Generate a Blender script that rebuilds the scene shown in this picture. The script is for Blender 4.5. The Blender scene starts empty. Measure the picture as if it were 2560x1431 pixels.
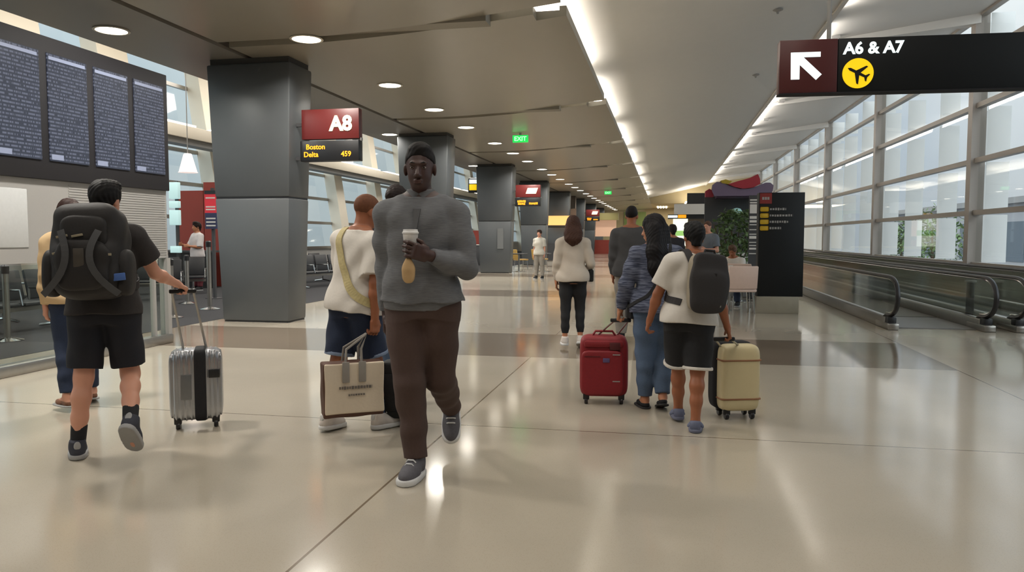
import bpy, bmesh, math, random
import numpy as np
from mathutils import Matrix, Vector
random.seed(7)
SC = bpy.context.scene
COL = SC.collection
# ------------------------------------------------------------------ camera, world, exposure, big lights
CAM_H, FPX = 1.38, 1900.0
PITCH = math.atan(120.5/FPX); YAW = math.atan(385*math.cos(PITCH)/FPX)
cam = bpy.data.cameras.new('camera'); camo = bpy.data.objects.new('camera', cam); COL.objects.link(camo)
cam.sensor_width = 36.0; cam.lens = 36.0*FPX/2560; cam.clip_end = 500
camo.location = (0, 0, CAM_H); camo.rotation_euler = (math.pi/2-PITCH, 0, YAW)
SC.camera = camo
SC.view_settings.view_transform = 'Standard'; SC.view_settings.look = 'None'
SC.view_settings.gamma = 1.0; SC.view_settings.use_curve_mapping = False
SC.view_settings.exposure = 0.45
SC.cycles.max_bounces = 7; SC.cycles.diffuse_bounces = 4; SC.cycles.glossy_bounces = 4
SC.cycles.transparent_max_bounces = 24; SC.cycles.sample_clamp_indirect = 6.0
SC.cycles.caustics_reflective = False; SC.cycles.caustics_refractive = False

def srgb(r, g=None, b=None):
    c = (r, r, r) if g is None else (r, g, b)
    return tuple(((v/255)/12.92 if v/255 <= .04045 else ((v/255+.055)/1.055)**2.4) for v in c)

W = bpy.data.worlds.new('dusk_sky'); SC.world = W; W.use_nodes = True
wn = W.node_tree; wn.nodes.clear()
wo = wn.nodes.new('ShaderNodeOutputWorld'); wb = wn.nodes.new('ShaderNodeBackground')
wc = wn.nodes.new('ShaderNodeTexCoord'); wns = wn.nodes.new('ShaderNodeTexNoise'); wr = wn.nodes.new('ShaderNodeValToRGB')
wns.inputs['Scale'].default_value = 2.2; wns.inputs['Detail'].default_value = 5
wr.color_ramp.elements[0].color = (*srgb(196, 212, 230), 1); wr.color_ramp.elements[1].color = (*srgb(236, 240, 244), 1)
wr.color_ramp.elements[0].position = .36; wr.color_ramp.elements[1].position = .62
wn.links.new(wc.outputs['Generated'], wns.inputs['Vector']); wn.links.new(wns.outputs['Fac'], wr.inputs['Fac'])
wsp = wn.nodes.new('ShaderNodeSeparateXYZ'); wn.links.new(wc.outputs['Generated'], wsp.inputs[0])
def wmath(op, a, b, clamp=False):
    n = wn.nodes.new('ShaderNodeMath'); n.operation = op; n.use_clamp = clamp
    for i, v in enumerate((a, b)):
        if isinstance(v, (int, float)): n.inputs[i].default_value = v
        else: wn.links.new(v, n.inputs[i])
    return n.outputs[0]
w_el = wmath('ADD', wmath('MULTIPLY', wmath('ADD', wsp.outputs[2], 0., True), 1.5), .62)
w_az = wmath('ADD', wmath('MULTIPLY', wmath('MULTIPLY', wsp.outputs[1], -1., True), 2.4), 1.)
wn.links.new(wmath('MULTIPLY', w_el, w_az), wb.inputs['Strength'])
wn.links.new(wr.outputs['Color'], wb.inputs['Color'])
wn.links.new(wb.outputs[0], wo.inputs[0])

BAY, COLY = 8.88, 11.3            # structural bay and front of the first grey column
WX, MUL0 = 7.5, 20.9              # window wall, first heavy mullion in view
COVE = [(2.0, 9.9)] + [(10.75+7.3*k, 10.75+7.3*k+5.6) for k in range(8)]
def area_lamp(name, loc, rot, sx, sy, power, color=(1, 1, 1), shape='RECTANGLE', spread=math.pi):
    l = bpy.data.lights.new(name, 'AREA'); l.shape = shape; l.size = sx; l.size_y = sy
    l.energy = power; l.color = color; l.spread = spread
    o = bpy.data.objects.new(name, l); COL.objects.link(o); o.location = loc; o.rotation_euler = rot
    return o
WARM = (1.0, .95, .87)
for k in range(8): area_lamp('edge_fill_lamp', (3.62, 13.9+BAY*k-.0, 6.13), (0, math.radians(-104), 0), .22, 7.6, 46, (1, .95, .88))   # unseen lamps added at the vault's right edge to brighten the sloped ceiling
for k, (a, b) in enumerate(COVE):   # the light strips lying in the cove beside the vault
    if k: area_lamp('cove_lamp', (-1.95, (a+b)/2, 4.68), (0, math.radians(180-28), 0), .12, b-a, 250*(b-a)/6.7, WARM)

# ------------------------------------------------------------------ helpers
def V(*a): return np.array(a, float)
_cp = math.cos(PITCH)
FW = V(-math.sin(YAW)*_cp, math.cos(YAW)*_cp, -math.sin(PITCH)); RT = V(math.cos(YAW), math.sin(YAW), 0); UP = np.cross(RT, FW)
def ray(px, py): return FW+RT*(px-1280)/FPX-UP*(py-715.5)/FPX
def on_z(px, py, z=0.):           # a pixel of the photograph as a point at height z / on the plane Y / X / at a depth
    d = ray(px, py); return V(0, 0, CAM_H)+d*(z-CAM_H)/d[2]
def on_y(px, py, Y): d = ray(px, py); return V(0, 0, CAM_H)+d*Y/d[1]
def on_x(px, py, X): d = ray(px, py); return V(0, 0, CAM_H)+d*X/d[0]

def nodes_of(m):
    nt = m.node_tree; return nt, nt.nodes['Principled BSDF']
def mat(name, c, rough=.6, metal=0., spec=.5, var=.06, scale=30., bump=0., emit=None, estr=0., coat=0.):
    m = bpy.data.materials.new(name); m.use_nodes = True; nt, b = nodes_of(m)
    b.inputs['Roughness'].default_value = rough; b.inputs['Metallic'].default_value = metal
    b.inputs['Specular IOR Level'].default_value = spec
    if coat: b.inputs['Coat Weight'].default_value = coat; b.inputs['Coat Roughness'].default_value = .08
    c = srgb(*c) if isinstance(c, tuple) else srgb(c)
    if var:
        tc = nt.nodes.new('ShaderNodeTexCoord'); n = nt.nodes.new('ShaderNodeTexNoise'); n.inputs['Scale'].default_value = scale
        n.inputs['Detail'].default_value = 4
        r = nt.nodes.new('ShaderNodeMixRGB'); r.inputs[1].default_value = (*[v*(1-var) for v in c], 1)
        r.inputs[2].default_value = (*[min(1, v*(1+var)) for v in c], 1)
        nt.links.new(tc.outputs['Object'], n.inputs['Vector']); nt.links.new(n.outputs['Fac'], r.inputs[0])
        nt.links.new(r.outputs[0], b.inputs['Base Color'])
        if bump:
            bp = nt.nodes.new('ShaderNodeBump'); bp.inputs['Strength'].default_value = bump; bp.inputs['Distance'].default_value = .004
            nt.links.new(n.outputs['Fac'], bp.inputs['Height']); nt.links.new(bp.outputs[0], b.inputs['Normal'])
    else: b.inputs['Base Color'].default_value = (*c, 1)
    if emit is not None:
        b.inputs['Emission Color'].default_value = (*srgb(*emit), 1); b.inputs['Emission Strength'].default_value = estr
    return m
def mnode(nt, op, a, b=None):
    n = nt.nodes.new('ShaderNodeMath'); n.operation = op
    for i, v in enumerate((a, b)):
        if v is None: continue
        if isinstance(v, (int, float)): n.inputs[i].default_value = v
        else: nt.links.new(v, n.inputs[i])
    return n.outputs[0]

def glass(name, tint=(235, 240, 238), refl=.9, rough=.02, base=.04):
    m = bpy.data.materials.new(name); m.use_nodes = True; nt = m.node_tree; nt.nodes.clear()
    o = nt.nodes.new('ShaderNodeOutputMaterial'); t = nt.nodes.new('ShaderNodeBsdfTransparent'); g = nt.nodes.new('ShaderNodeBsdfGlossy')
    g.inputs['Roughness'].default_value = rough; g.inputs['Color'].default_value = (refl, refl, refl, 1)
    t.inputs['Color'].default_value = (*srgb(*tint), 1)
    ge = nt.nodes.new('ShaderNodeNewGeometry'); dt = nt.nodes.new('ShaderNodeVectorMath'); dt.operation = 'DOT_PRODUCT'
    nt.links.new(ge.outputs['Incoming'], dt.inputs[0]); nt.links.new(ge.outputs['Normal'], dt.inputs[1])
    f = mnode(nt, 'POWER', mnode(nt, 'SUBTRACT', 1.0, mnode(nt, 'ABSOLUTE', dt.outputs['Value'])), 5.0)
    a = nt.nodes.new('ShaderNodeMath'); a.operation = 'MULTIPLY_ADD'; a.inputs[1].default_value = .9; a.inputs[2].default_value = base; a.use_clamp = True
    x = nt.nodes.new('ShaderNodeMixShader')
    nt.links.new(f, a.inputs[0]); nt.links.new(a.outputs[0], x.inputs[0]); nt.links.new(t.outputs[0], x.inputs[1]); nt.links.new(g.outputs[0], x.inputs[2])
    nt.links.new(x.outputs[0], o.inputs[0]); return m
def mesh_from(name, verts, faces, smooth=False):
    me = bpy.data.meshes.new(name); me.from_pydata([tuple(map(float, v)) for v in verts], [], [tuple(map(int, f)) for f in faces])
    if smooth: me.polygons.foreach_set('use_smooth', [True]*len(me.polygons))
    me.update(); return me
class MB:                          # collects shapes, then becomes ONE mesh
    def __init__(s): s.bm = bmesh.new()
    def _xf(s, vs, M):
        if M is not None: bmesh.ops.transform(s.bm, matrix=M, verts=vs)
    def box(s, x0, x1, y0, y1, z0, z1, bev=0., seg=2, M=None):
        r = bmesh.ops.create_cube(s.bm, size=1.0); vs = r['verts']
        bmesh.ops.transform(s.bm, matrix=Matrix.Translation(((x0+x1)/2, (y0+y1)/2, (z0+z1)/2)) @ Matrix.Diagonal((x1-x0, y1-y0, z1-z0, 1)), verts=vs)
        if bev:
            es = list({e for v in vs for e in v.link_edges})
            g = bmesh.ops.bevel(s.bm, geom=es, offset=bev, segments=seg, profile=.5, affect='EDGES')
            vs = list({v for f in g['faces'] for v in f.verts} | {v for v in vs if v.is_valid})
        s._xf(vs, M); return s
    def prism(s, pts, axis, a, b, M=None):   # outline pts (2-D) pushed along an axis from a to b
        def p3(p, t):
            q = list(p); q.insert(axis, t); return q
        va = [s.bm.verts.new(p3(p, a)) for p in pts]; vb = [s.bm.verts.new(p3(p, b)) for p in pts]
        n = len(pts)
        s.bm.faces.new(va[::-1]); s.bm.faces.new(vb)
        for i in range(n): s.bm.faces.new((va[i], va[(i+1) % n], vb[(i+1) % n], vb[i]))
        s._xf(va+vb, M); return s
    def tube(s, pts, r, n=10, caps=True, sx=1., sy=1.):   # swept round section
        pts = [Vector(p) for p in pts]; rs = r if isinstance(r, (list, tuple)) else [r]*len(pts)
        rings = []; up = Vector((0, 0, 1)); prev = None
        for i, p in enumerate(pts):
            d = (pts[min(i+1, len(pts)-1)]-pts[max(i-1, 0)]).normalized()
            if prev is None:
                a = d.cross(up); a = a if a.length > 1e-3 else d.cross(Vector((1, 0, 0)))
            else: a = prev-d*prev.dot(d)
            a.normalize(); prev = a.copy(); b = a.cross(d)
            rings.append([s.bm.verts.new(p+(a*math.cos(2*math.pi*k/n)*sx+b*math.sin(2*math.pi*k/n)*sy)*rs[i]) for k in range(n)])
        for u, w in zip(rings, rings[1:]):
            for k in range(n): s.bm.faces.new((u[k], u[(k+1) % n], w[(k+1) % n], w[k]))
        if caps: s.bm.faces.new(rings[0][::-1]); s.bm.faces.new(rings[-1])
        return s
    def lathe(s, prof, c=(0, 0, 0), n=24, M=None):      # profile (radius, z)
        rings = []
        for r, z in prof: rings.append([s.bm.verts.new((c[0]+r*math.cos(2*math.pi*k/n), c[1]+r*math.sin(2*math.pi*k/n), c[2]+z)) for k in range(n)])
        for u, w in zip(rings, rings[1:]):
            for k in range(n): s.bm.faces.new((u[k], u[(k+1) % n], w[(k+1) % n], w[k]))
        s.bm.faces.new(rings[0][::-1]); s.bm.faces.new(rings[-1])
        s._xf([v for r in rings for v in r], M); return s
    def grid(s, P):                                       # P[i][j] points
        vs = [[s.bm.verts.new(p) for p in row] for row in P]
        for a, b in zip(vs, vs[1:]):
            for i in range(len(a)-1): s.bm.faces.new((a[i], a[i+1], b[i+1], b[i]))
        return s
    def quad(s, *p): s.bm.faces.new([s.bm.verts.new(q) for q in p]); return s
    def mesh(s, name, smooth=False, recalc=True):
        if recalc: bmesh.ops.recalc_face_normals(s.bm, faces=s.bm.faces)
        me = bpy.data.meshes.new(name); s.bm.to_mesh(me); s.bm.free()
        if smooth:
            me.polygons.foreach_set('use_smooth', [True]*len(me.polygons)); me.set_sharp_from_angle(angle=math.radians(38))
        return me
def link(name, me, m, parent=None, world=False):
    if isinstance(me, MB): me = me.mesh(name, True)
    o = bpy.data.objects.new(name, me); COL.objects.link(o)
    if m is not None and not me.materials: me.materials.append(m)
    if parent is not None:
        o.parent = parent
        if world:
            chain = Matrix.Identity(4); p = parent
            while p is not None: chain = p.matrix_parent_inverse @ p.matrix_basis @ chain if p.parent else p.matrix_basis @ chain; p = p.parent
            o.matrix_parent_inverse = chain.inverted()
    return o
def tag(o, label, cat, group=None):
    o['label'] = label; o['category'] = cat
    if group: o['group'] = group
    return o
def thing(name, label, cat, loc=(0, 0, 0), rz=0., group=None):
    o = bpy.data.objects.new(name, None); COL.objects.link(o); o.location = loc; o.rotation_euler = (0, 0, rz); o.empty_display_size = .1
    return tag(o, label, cat, group)
def struct(name, me, m, parent=None):
    o = link(name, me, m, parent)
    if parent is None: o['kind'] = 'structure'
    return o
def dup(root, loc, rz, label, group=None):
    r = root.copy(); COL.objects.link(r); r.location = loc; r.rotation_euler = (0, 0, rz); r['label'] = label
    if group: r['group'] = group
    for ch in list(root.children):
        c = ch.copy(); COL.objects.link(c); c.parent = r
        for g in list(ch.children):
            d = g.copy(); COL.objects.link(d); d.parent = c
    return r
def text_mesh(body, size, bold=0., depth=.004, align='LEFT'):    # lettering standing in the XZ plane, facing -Y
    cu = bpy.data.curves.new('lettering', 'FONT'); cu.body = body; cu.size = size; cu.extrude = depth; cu.offset = bold; cu.align_x = align; cu.resolution_u = 3
    o = bpy.data.objects.new('lettering', cu); COL.objects.link(o); dg = bpy.context.evaluated_depsgraph_get()
    me = bpy.data.meshes.new_from_object(o.evaluated_get(dg)); bpy.data.objects.remove(o); me.materials.clear()
    me.transform(Matrix.Rotation(math.pi/2, 4, 'X')); return me
NTH = ['first', 'second', 'third', 'fourth', 'fifth', 'sixth', 'seventh', 'eighth', 'ninth', 'tenth', 'eleventh', 'twelfth', 'thirteenth', 'fourteenth', 'fifteenth', 'sixteenth', 'seventeenth', 'eighteenth', 'nineteenth', 'twentieth', 'twenty-first', 'twenty-second', 'twenty-third', 'twenty-fourth', 'twenty-fifth', 'twenty-sixth', 'twenty-seventh', 'twenty-eighth', 'twenty-ninth', 'thirtieth']

# ------------------------------------------------------------------ materials of the place
M = {}
def floor_material():
    m = mat('terrazzo', (176, 160, 136), .14, var=0); nt, b = nodes_of(m)
    tc = nt.nodes.new('ShaderNodeTexCoord'); sp = nt.nodes.new('ShaderNodeSeparateXYZ'); nt.links.new(tc.outputs['Object'], sp.inputs[0])
    x, y = sp.outputs[0], sp.outputs[1]
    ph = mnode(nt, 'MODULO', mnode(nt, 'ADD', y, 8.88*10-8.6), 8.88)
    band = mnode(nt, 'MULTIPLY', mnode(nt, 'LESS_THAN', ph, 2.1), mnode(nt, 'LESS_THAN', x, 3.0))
    def line(v, c, w): return mnode(nt, 'LESS_THAN', mnode(nt, 'ABSOLUTE', mnode(nt, 'SUBTRACT', v, c)), w)
    jx = line(x, -1.52, .007); jx2 = line(x, 3.0, .007)
    jy = line(mnode(nt, 'MODULO', mnode(nt, 'ADD', y, 88.8-4.0), 8.88), 1.35, .007)
    jt = mnode(nt, 'MAXIMUM', mnode(nt, 'MAXIMUM', jx, jx2), jy)
    n1 = nt.nodes.new('ShaderNodeTexNoise'); n1.inputs['Scale'].default_value = 1.1; n1.inputs['Detail'].default_value = 3
    n2 = nt.nodes.new('ShaderNodeTexVoronoi'); n2.inputs['Scale'].default_value = 130
    for n in (n1, n2): nt.links.new(tc.outputs['Object'], n.inputs['Vector'])
    def mix(f, a, c):
        q = nt.nodes.new('ShaderNodeMixRGB')
        for i, v in ((0, f), (1, a), (2, c)):
            if isinstance(v, tuple): q.inputs[i].default_value = (*v, 1)
            elif isinstance(v, float): q.inputs[i].default_value = v
            else: nt.links.new(v, q.inputs[i])
        return q.outputs[0]
    base = mix(n1.outputs['Fac'], srgb(168, 159, 144), srgb(180, 171, 156))
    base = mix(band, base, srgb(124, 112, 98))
    chip = mnode(nt, 'MULTIPLY', mnode(nt, 'LESS_THAN', n2.outputs['Distance'], .28), .14)
    base = mix(chip, base, srgb(110, 96, 82))
    base = mix(jt, base, srgb(112, 98, 82))
    nt.links.new(base, b.inputs['Base Color'])
    r = mnode(nt, 'ADD', mnode(nt, 'MULTIPLY', n1.outputs['Fac'], .08), .08); nt.links.new(r, b.inputs['Roughness'])
    b.inputs['Specular IOR Level'].default_value = .75
    return m
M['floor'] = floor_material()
M['carpet'] = mat('charcoal_carpet', (58, 58, 60), .95, spec=.1, var=.25, scale=160, bump=.4)
M['soffit'] = mat('taupe_ceiling_panel', (150, 144, 130), .32, var=.03, scale=2, spec=.5)
M['reveal'] = mat('dark_reveal', (58, 54, 48), .7)
M['vault'] = mat('white_plaster', (226, 223, 218), .6, var=.02, scale=3)
M['white'] = mat('white_paint', (222, 218, 212), .5, var=.02, scale=4)
M['cream'] = mat('cream_paint', (226, 218, 202), .5, var=.03, scale=3)
M['tan'] = mat('tan_paint', (176, 160, 124), .6, var=.04, scale=2)
M['column'] = mat('grey_column_panel', (80, 83, 85), .42, var=.10, scale=2.2, metal=.15)
M['mull'] = mat('grey_mullion', (158, 150, 142), .45, var=.04)
def translucent(name, c):
    m = bpy.data.materials.new(name); m.use_nodes = True; nt = m.node_tree; nt.nodes.clear(); o = nt.nodes.new('ShaderNodeOutputMaterial')
    a = nt.nodes.new('ShaderNodeBsdfDiffuse'); b = nt.nodes.new('ShaderNodeBsdfTranslucent'); x = nt.nodes.new('ShaderNodeMixShader')
    for q in (a, b): q.inputs['Color'].default_value = (*srgb(*c), 1)
    nt.links.new(a.outputs[0], x.inputs[1]); nt.links.new(b.outputs[0], x.inputs[2]); nt.links.new(x.outputs[0], o.inputs[0]); return m
M['fin'] = translucent('white_fritted_fin', (236, 236, 233))
M['glass'] = glass('window_glass')
M['bglass'] = glass('barrier_glass', (243, 248, 246), .85, .02, .04)
M['wglass'] = glass('balustrade_glass', (243, 246, 242), .8, .05, .13)
M['steel'] = mat('brushed_steel', (160, 156, 150), .3, metal=.9, var=.08, scale=12)
M['chrome'] = mat('polished_steel', (190, 190, 190), .15, metal=1., var=.03)
M['rubber'] = mat('black_rubber', (30, 28, 30), .35, var=.1)
M['black'] = mat('black_plastic', (24, 24, 26), .4, var=.1)
M['sign'] = mat('black_sign_face', (18, 21, 23), .5, var=.05, spec=.3)
M['red'] = mat('maroon_sign_face', (94, 28, 26), .4, var=.04)
M['darkred'] = mat('dark_maroon_sign_face', (84, 36, 36), .4, var=.04)
M['lit'] = mat('lit_white_lettering', (235, 245, 245), .5, var=.02, emit=(225, 245, 245), estr=.8)
M['litwarm'] = mat('lit_cream_lettering', (240, 235, 200), .5, var=.02, emit=(245, 238, 195), estr=.8)
M['amber'] = mat('amber_led', (255, 160, 30), .5, var=.02, emit=(255, 138, 12), estr=.95)
M['yellow'] = mat('yellow_sign_disc', (238, 200, 20), .5, var=.03, emit=(240, 200, 10), estr=.55)
M['dullyellow'] = mat('printed_yellow_disc', (196, 160, 30), .5, var=.03)
M['green'] = mat('green_exit_face', (40, 190, 80), .5, var=.05, emit=(30, 200, 80), estr=.9)
M['lamp'] = mat('lamp_diffuser', (255, 250, 240), .4, var=.01, emit=(255, 246, 228), estr=9.)
M['strip'] = mat('light_strip', (255, 250, 240), .4, var=.01, emit=(255, 240, 214), estr=4.)
M['grey'] = mat('mid_grey_paint', (120, 120, 120), .5)
M['lgrey'] = mat('pale_grey_panel', (152, 150, 147), .55, var=.03, scale=60)
M['dgrey'] = mat('dark_grey_paint', (66, 66, 68), .5)
M['frame'] = mat('dark_screen_bezel', (38, 37, 40), .65, var=.05, spec=.25)

# ------------------------------------------------------------------ the shell
Y0, Y1, YV = -6.0, 84.0, 72.0
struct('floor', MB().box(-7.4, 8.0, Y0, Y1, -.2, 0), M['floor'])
struct('floor.001', MB().box(-16, -7.4, Y0, Y1, -.2, .004), M['carpet'])
# soffit over the concourse: flat over the columns, then a gentle upward curve to the cove edge
def soffit_z(x): t = max(0., (x+5.2)/(5.2-1.42)); return 4.25+.27*t**1.6
def soffit_panel(y0, y1, mb):
    xs = [-6.5]+[-5.2+(5.2-1.42)*k/12 for k in range(13)]
    low = [(x, soffit_z(x)) for x in xs if x < -1.9]+[(-1.85, soffit_z(-1.85))]
    mb.prism(low+[(-1.85, 4.60), (-2.4, 4.60), (-6.5, 4.60)], 1, y0, y1)
    mb.prism([(-1.85, soffit_z(-1.85)), (-1.42, soffit_z(-1.42)), (-1.42, 4.66), (-1.52, 4.66), (-1.52, 4.60), (-1.85, 4.60)], 1, y0+.30, y1)
sof = MB()
cuts = [2.2+7.3*0, 10.45]+[10.45+7.3*k for k in range(1, 9)]+[Y1]
ys = [Y0]+cuts
for a, b in zip(ys, ys[1:]): soffit_panel(a+.15, b-.15, sof)
struct('ceiling', sof, M['soffit'])
struct('ceiling.001', MB().box(-8.25, -6.62, Y0, Y1, 4.25, 4.6), mat('grey_ceiling_panel', (134, 130, 122), .4, var=.03, scale=2))
struct('trim_1', MB().box(-6.62, -6.5, Y0, Y1, 4.30, 4.6), M['reveal'])
tr = MB()
for y in cuts[:-1]: tr.box(-6.5, -2.45, y-.15, y+.15, 4.34+(0), 4.6)
struct('trim_2', tr, mat('taupe_reveal', (140, 134, 122), .6))
# vault rising to the right, its step, then the sloped bay to the window head
def vault_z(x): t = (x+2.4)/(3.5+2.4); return 4.98+1.22*t**1.15
P = [[(x, y, vault_z(x)) for x in [-2.4+5.9*k/20 for k in range(21)]] for y in (11.0, YV)]
vm = MB().grid(P).mesh('vault', True, False); vm.flip_normals()
struct('ceiling.002', vm, M['vault'])
nearz = 5.02
struct('ceiling.003', MB().box(-2.4, 3.5, Y0, 11.0, 6.18, 6.4), M['vault'])
struct('wall_cove', MB().box(-2.5, -2.4, Y0, Y1, 4.6, 6.4), M['vault'])
struct('trim_3', MB().box(3.44, 3.54, Y0, YV, 6.14, 6.34), M['white'])
P = [[(x, y, 6.30+(x-3.5)*.55/4.0) for x in (3.5, 5.5, WX+.2)] for y in (Y0, YV)]
vm = MB().grid(P).mesh('slope', True, False); vm.flip_normals(); struct('ceiling.004', vm, M['white'])
bm_ = 3
for k in range(-2, 7):
    y = MUL0+BAY*k; bm_ += 1
    if y > YV: break
    mb = MB(); d = .55/4.0
    mb.prism([(3.54, 6.30), (WX-.05, 6.30+3.95*d), (WX-.05, 6.30+3.95*d-.24), (3.54, 6.30-.10)], 1, y-.17, y+.17)
    struct('trim_%d' % bm_, mb, M['white'])
struct('ceiling.005', MB().box(-2.4, WX+.2, YV, Y1+.2, 4.55, 6.9), M['tan'])
struct('wall_far', MB().box(-16, 8, Y1, Y1+.2, 0, 8.2), M['tan'])
struct('wall_back', MB().box(-16, 8, Y0-.2, Y0, 0, 8.2), M['lgrey'])
struct('ceiling.006', MB().box(-16.6, -8.15, Y0, Y1, 8.0, 8.2), M['white'])
struct('wall_bulkhead', MB().box(-8.25, -8.15, Y0, Y1, 4.6, 8.0), M['cream'])
# right window wall
sill = .72; rows = [sill, 2.0, 3.28, 4.62, 5.85, 6.84]
struct('wall_right', MB().box(WX, WX+.25, Y0, Y1, -.2, sill-.03), M['lgrey'])
struct('wall_right_far', MB().box(WX, WX+.25, MUL0+BAY*6, Y1, sill-.03, 6.9), M['lgrey'])
for k in range(8):
    y0 = MUL0+BAY*(k-2); y1 = y0+BAY
    w = MB(); w.box(WX-.16, WX+.16, y0-.14, y0+.14, sill-.03, 6.86)
    for z in rows: w.box(WX-.07, WX+.09, y0+.14, y1-.14, z-.06, z+.06)
    fr = struct('window_%d' % (k+1), w, M['mull'])
    pn = MB(); pn.quad((WX+.02, y0+.14, sill), (WX+.02, y1-.14, sill), (WX+.02, y1-.14, 6.84), (WX+.02, y0+.14, 6.84)); link('pane', pn, M['glass'], fr)
    for j in range(4):
        yy = y0+[.36, BAY/3, 2*BAY/3, BAY-.36][j]
        for r0, r1 in zip(rows, rows[1:]):
            pass
        f = MB()
        for r0, r1 in zip(rows, rows[1:]): f.quad((WX+.10, yy, r0+.06), (WX+.62, yy, r0+.06), (WX+.62, yy, r1-.06), (WX+.10, yy, r1-.06))
        link('fin', f, M['fin'], fr)
struct('wall_right_near', MB().box(WX, WX+.25, Y0, MUL0-BAY*2-.14, sill-.03, 6.9), M['lgrey'])
# gate hall side: leaning glazed wall with broad cream columns
GX = -15.0
def gx(z): return GX-.15*z
struct('wall_left', MB().prism([(gx(0)-.3, 0), (gx(0), 0), (gx(.95), .95), (gx(.95)-.3, .95)], 1, Y0, Y1), M['lgrey'])
gcols = [4.5, 10.2, 16.1, 19.3, 23.8, 28.9, 33.6, 38.6, 43.6, 48.6, 53.6, 60.0, 66.0, 72.0, 78.0]
gw = 2.2
for k, (a, b) in enumerate(zip([Y0]+gcols, gcols+[Y1])):
    w = MB()
    for z in (.95, 2.05, 3.15, 4.25, 6.4, 8.0): w.prism([(gx(z)-.06, z-.06), (gx(z)+.06, z-.06), (gx(z)+.06, z+.06), (gx(z)-.06, z+.06)], 1, a+.45, b-.45)
    fr = struct('window_%d' % (k+9), w, M['steel'])
    pn = MB(); pn.quad((gx(.95), a, .95), (gx(.95), b, .95), (gx(8.), b, 8.), (gx(8.), a, 8.)); link('pane', pn, glass('gate_glass', (214, 224, 220), .8, .05, .12) if k == 0 else bpy.data.materials['gate_glass'], fr)
for k, y in enumerate(gcols):
    hw = .62 if k in (2, 3) else .42
    c = MB().prism([(gx(0), 0), (gx(0)+.5, 0), (gx(8)+.5, 8), (gx(8), 8)], 1, y-hw, y+hw)
    tag(link('leaning_column', c, M['cream']), 'cream leaning column of the gate hall window wall, %s from the near end' % NTH[k], 'column', 'leaning columns of the gate hall')
bt = MB().box(-14.95, -14.35, Y0, 60, 4.42, 4.80, .02); struct('trim_30', bt, M['cream'])
t31 = struct('trim_31', MB().box(-14.9, -14.45, Y0, 60, 4.24, 4.42), M['grey'])
for k in range(9):
    y = 12+5.2*k
    tag(link('light_strip', MB().box(-14.62, -14.38, y, y+4.3, 4.80, 4.86), M['strip']), 'straight light strip along the top of the gate hall beam, %s from the near end' % NTH[k], 'light', 'beam light strips')
for k, (x, y) in enumerate([(-12, 8), (-12, 17), (-12, 26), (-12, 35), (-12, 46)]):
    area_lamp('gate_hall_lamp', (x, y, 7.85), (0, 0, 0), 2.5, 5.0, 250, (1, .95, .88))

# ------------------------------------------------------------------ columns
for k in range(8):
    y = COLY+BAY*k
    t = thing('column', 'square grey panelled column rising to the taupe ceiling, %s from the camera' % ('nearest' if k == 0 else NTH[k]), 'column', (-6.57, y+.31, 0), 0, 'grey concourse columns')
    w, d = .585, .31
    def shaft(z0, z1, inset, bev=0.):          # widens towards the ceiling
        mb = MB().box(-w+inset, w-inset, -d+inset, d-inset, z0, z1, bev)
        for v in mb.bm.verts: f = 1+.26*v.co.z/4.25; v.co.x *= f; v.co.y *= f
        return mb
    link('base_plinth', shaft(0, .02, .02), M['rubber'], t)
    link('cladding_panel', shaft(.02, 2.02, 0, .03), M['column'], t)
    link('cladding_panel', shaft(2.035, 4.16, 0, .03), M['column'], t)
    link('joint_strip', shaft(2.015, 2.04, .015), M['rubber'], t)
    link('head_trim', shaft(4.16, 4.25, .04), M['reveal'], t)
    if k == 2: link('notice_plate', MB().box(.12, .36, -d*1.13-.012, -d*1.05, .95, 1.75), mat('plate_grey', (104, 106, 106), .4), t)

# ------------------------------------------------------------------ recessed round lights
RIM = mat('lamp_rim', (205, 198, 182), .4)
def downlight(x, y, z, label, group, power):
    t = thing('ceiling_downlight', label, 'ceiling light', (x, y, z), 0, group)
    link('rim', MB().lathe([(.235, -.002), (.24, -.012), (.205, -.016), (.20, -.004)], n=28).mesh('rim', True), RIM, t)
    link('diffuser', MB().lathe([(.20, -.012), (.12, -.016)], n=28).mesh('diffuser', True), M['lamp'], t)
    if power: area_lamp('downlight_lamp', (x, y, z-.03), (0, 0, 0), .38, .38, power, (1, .95, .87), 'DISK', math.radians(150))
n = 0
for b in range(-1, 8):
    for j in range(3):
        y = 13.75+2.78*j+8.95*b
        if y < 0 or y > 80: continue
        downlight(-5.12, y, 4.25, 'round recessed ceiling light of the bright main row, %s from the near end' % NTH[n], 'main row of ceiling lights', 64 if y < 45 else 36); n += 1
n = 0
for x in (-3.2, -.6, 1.4):       # the lit lobby ceiling above and behind the camera
    for y in (-4.4, -1.6, 1.2, 4.0, 6.8):
        downlight(x, y, soffit_z(x)-.004 if x < -1.5 else 6.176, 'round recessed light in the lobby ceiling above the camera, %s of the lobby lights' % NTH[n], 'lobby ceiling lights', 8 if x < -1.5 else 15); n += 1
n = 0
for y in (0.5, 5.0, 9.4, 14.5, 20.2, 24.4, 29.6, 35.0, 41, 47):
    downlight(-7.55, y, 4.25, 'round recessed ceiling light over the gate side, %s from the near end' % NTH[n], 'gate side ceiling lights', 55 if y < 30 else 0); n += 1
for k in range(10):      # small square fittings in the sloped strip beside the vault
    y = 16+4.44*k
    tag(link('ceiling_fitting', MB().box(3.95, 4.15, y-.14, y+.14, 6.30, 6.375), M['lgrey']), 'small square grey fitting in the sloped white ceiling strip, %s from the near end' % NTH[k], 'ceiling fitting', 'square ceiling fittings')
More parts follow.
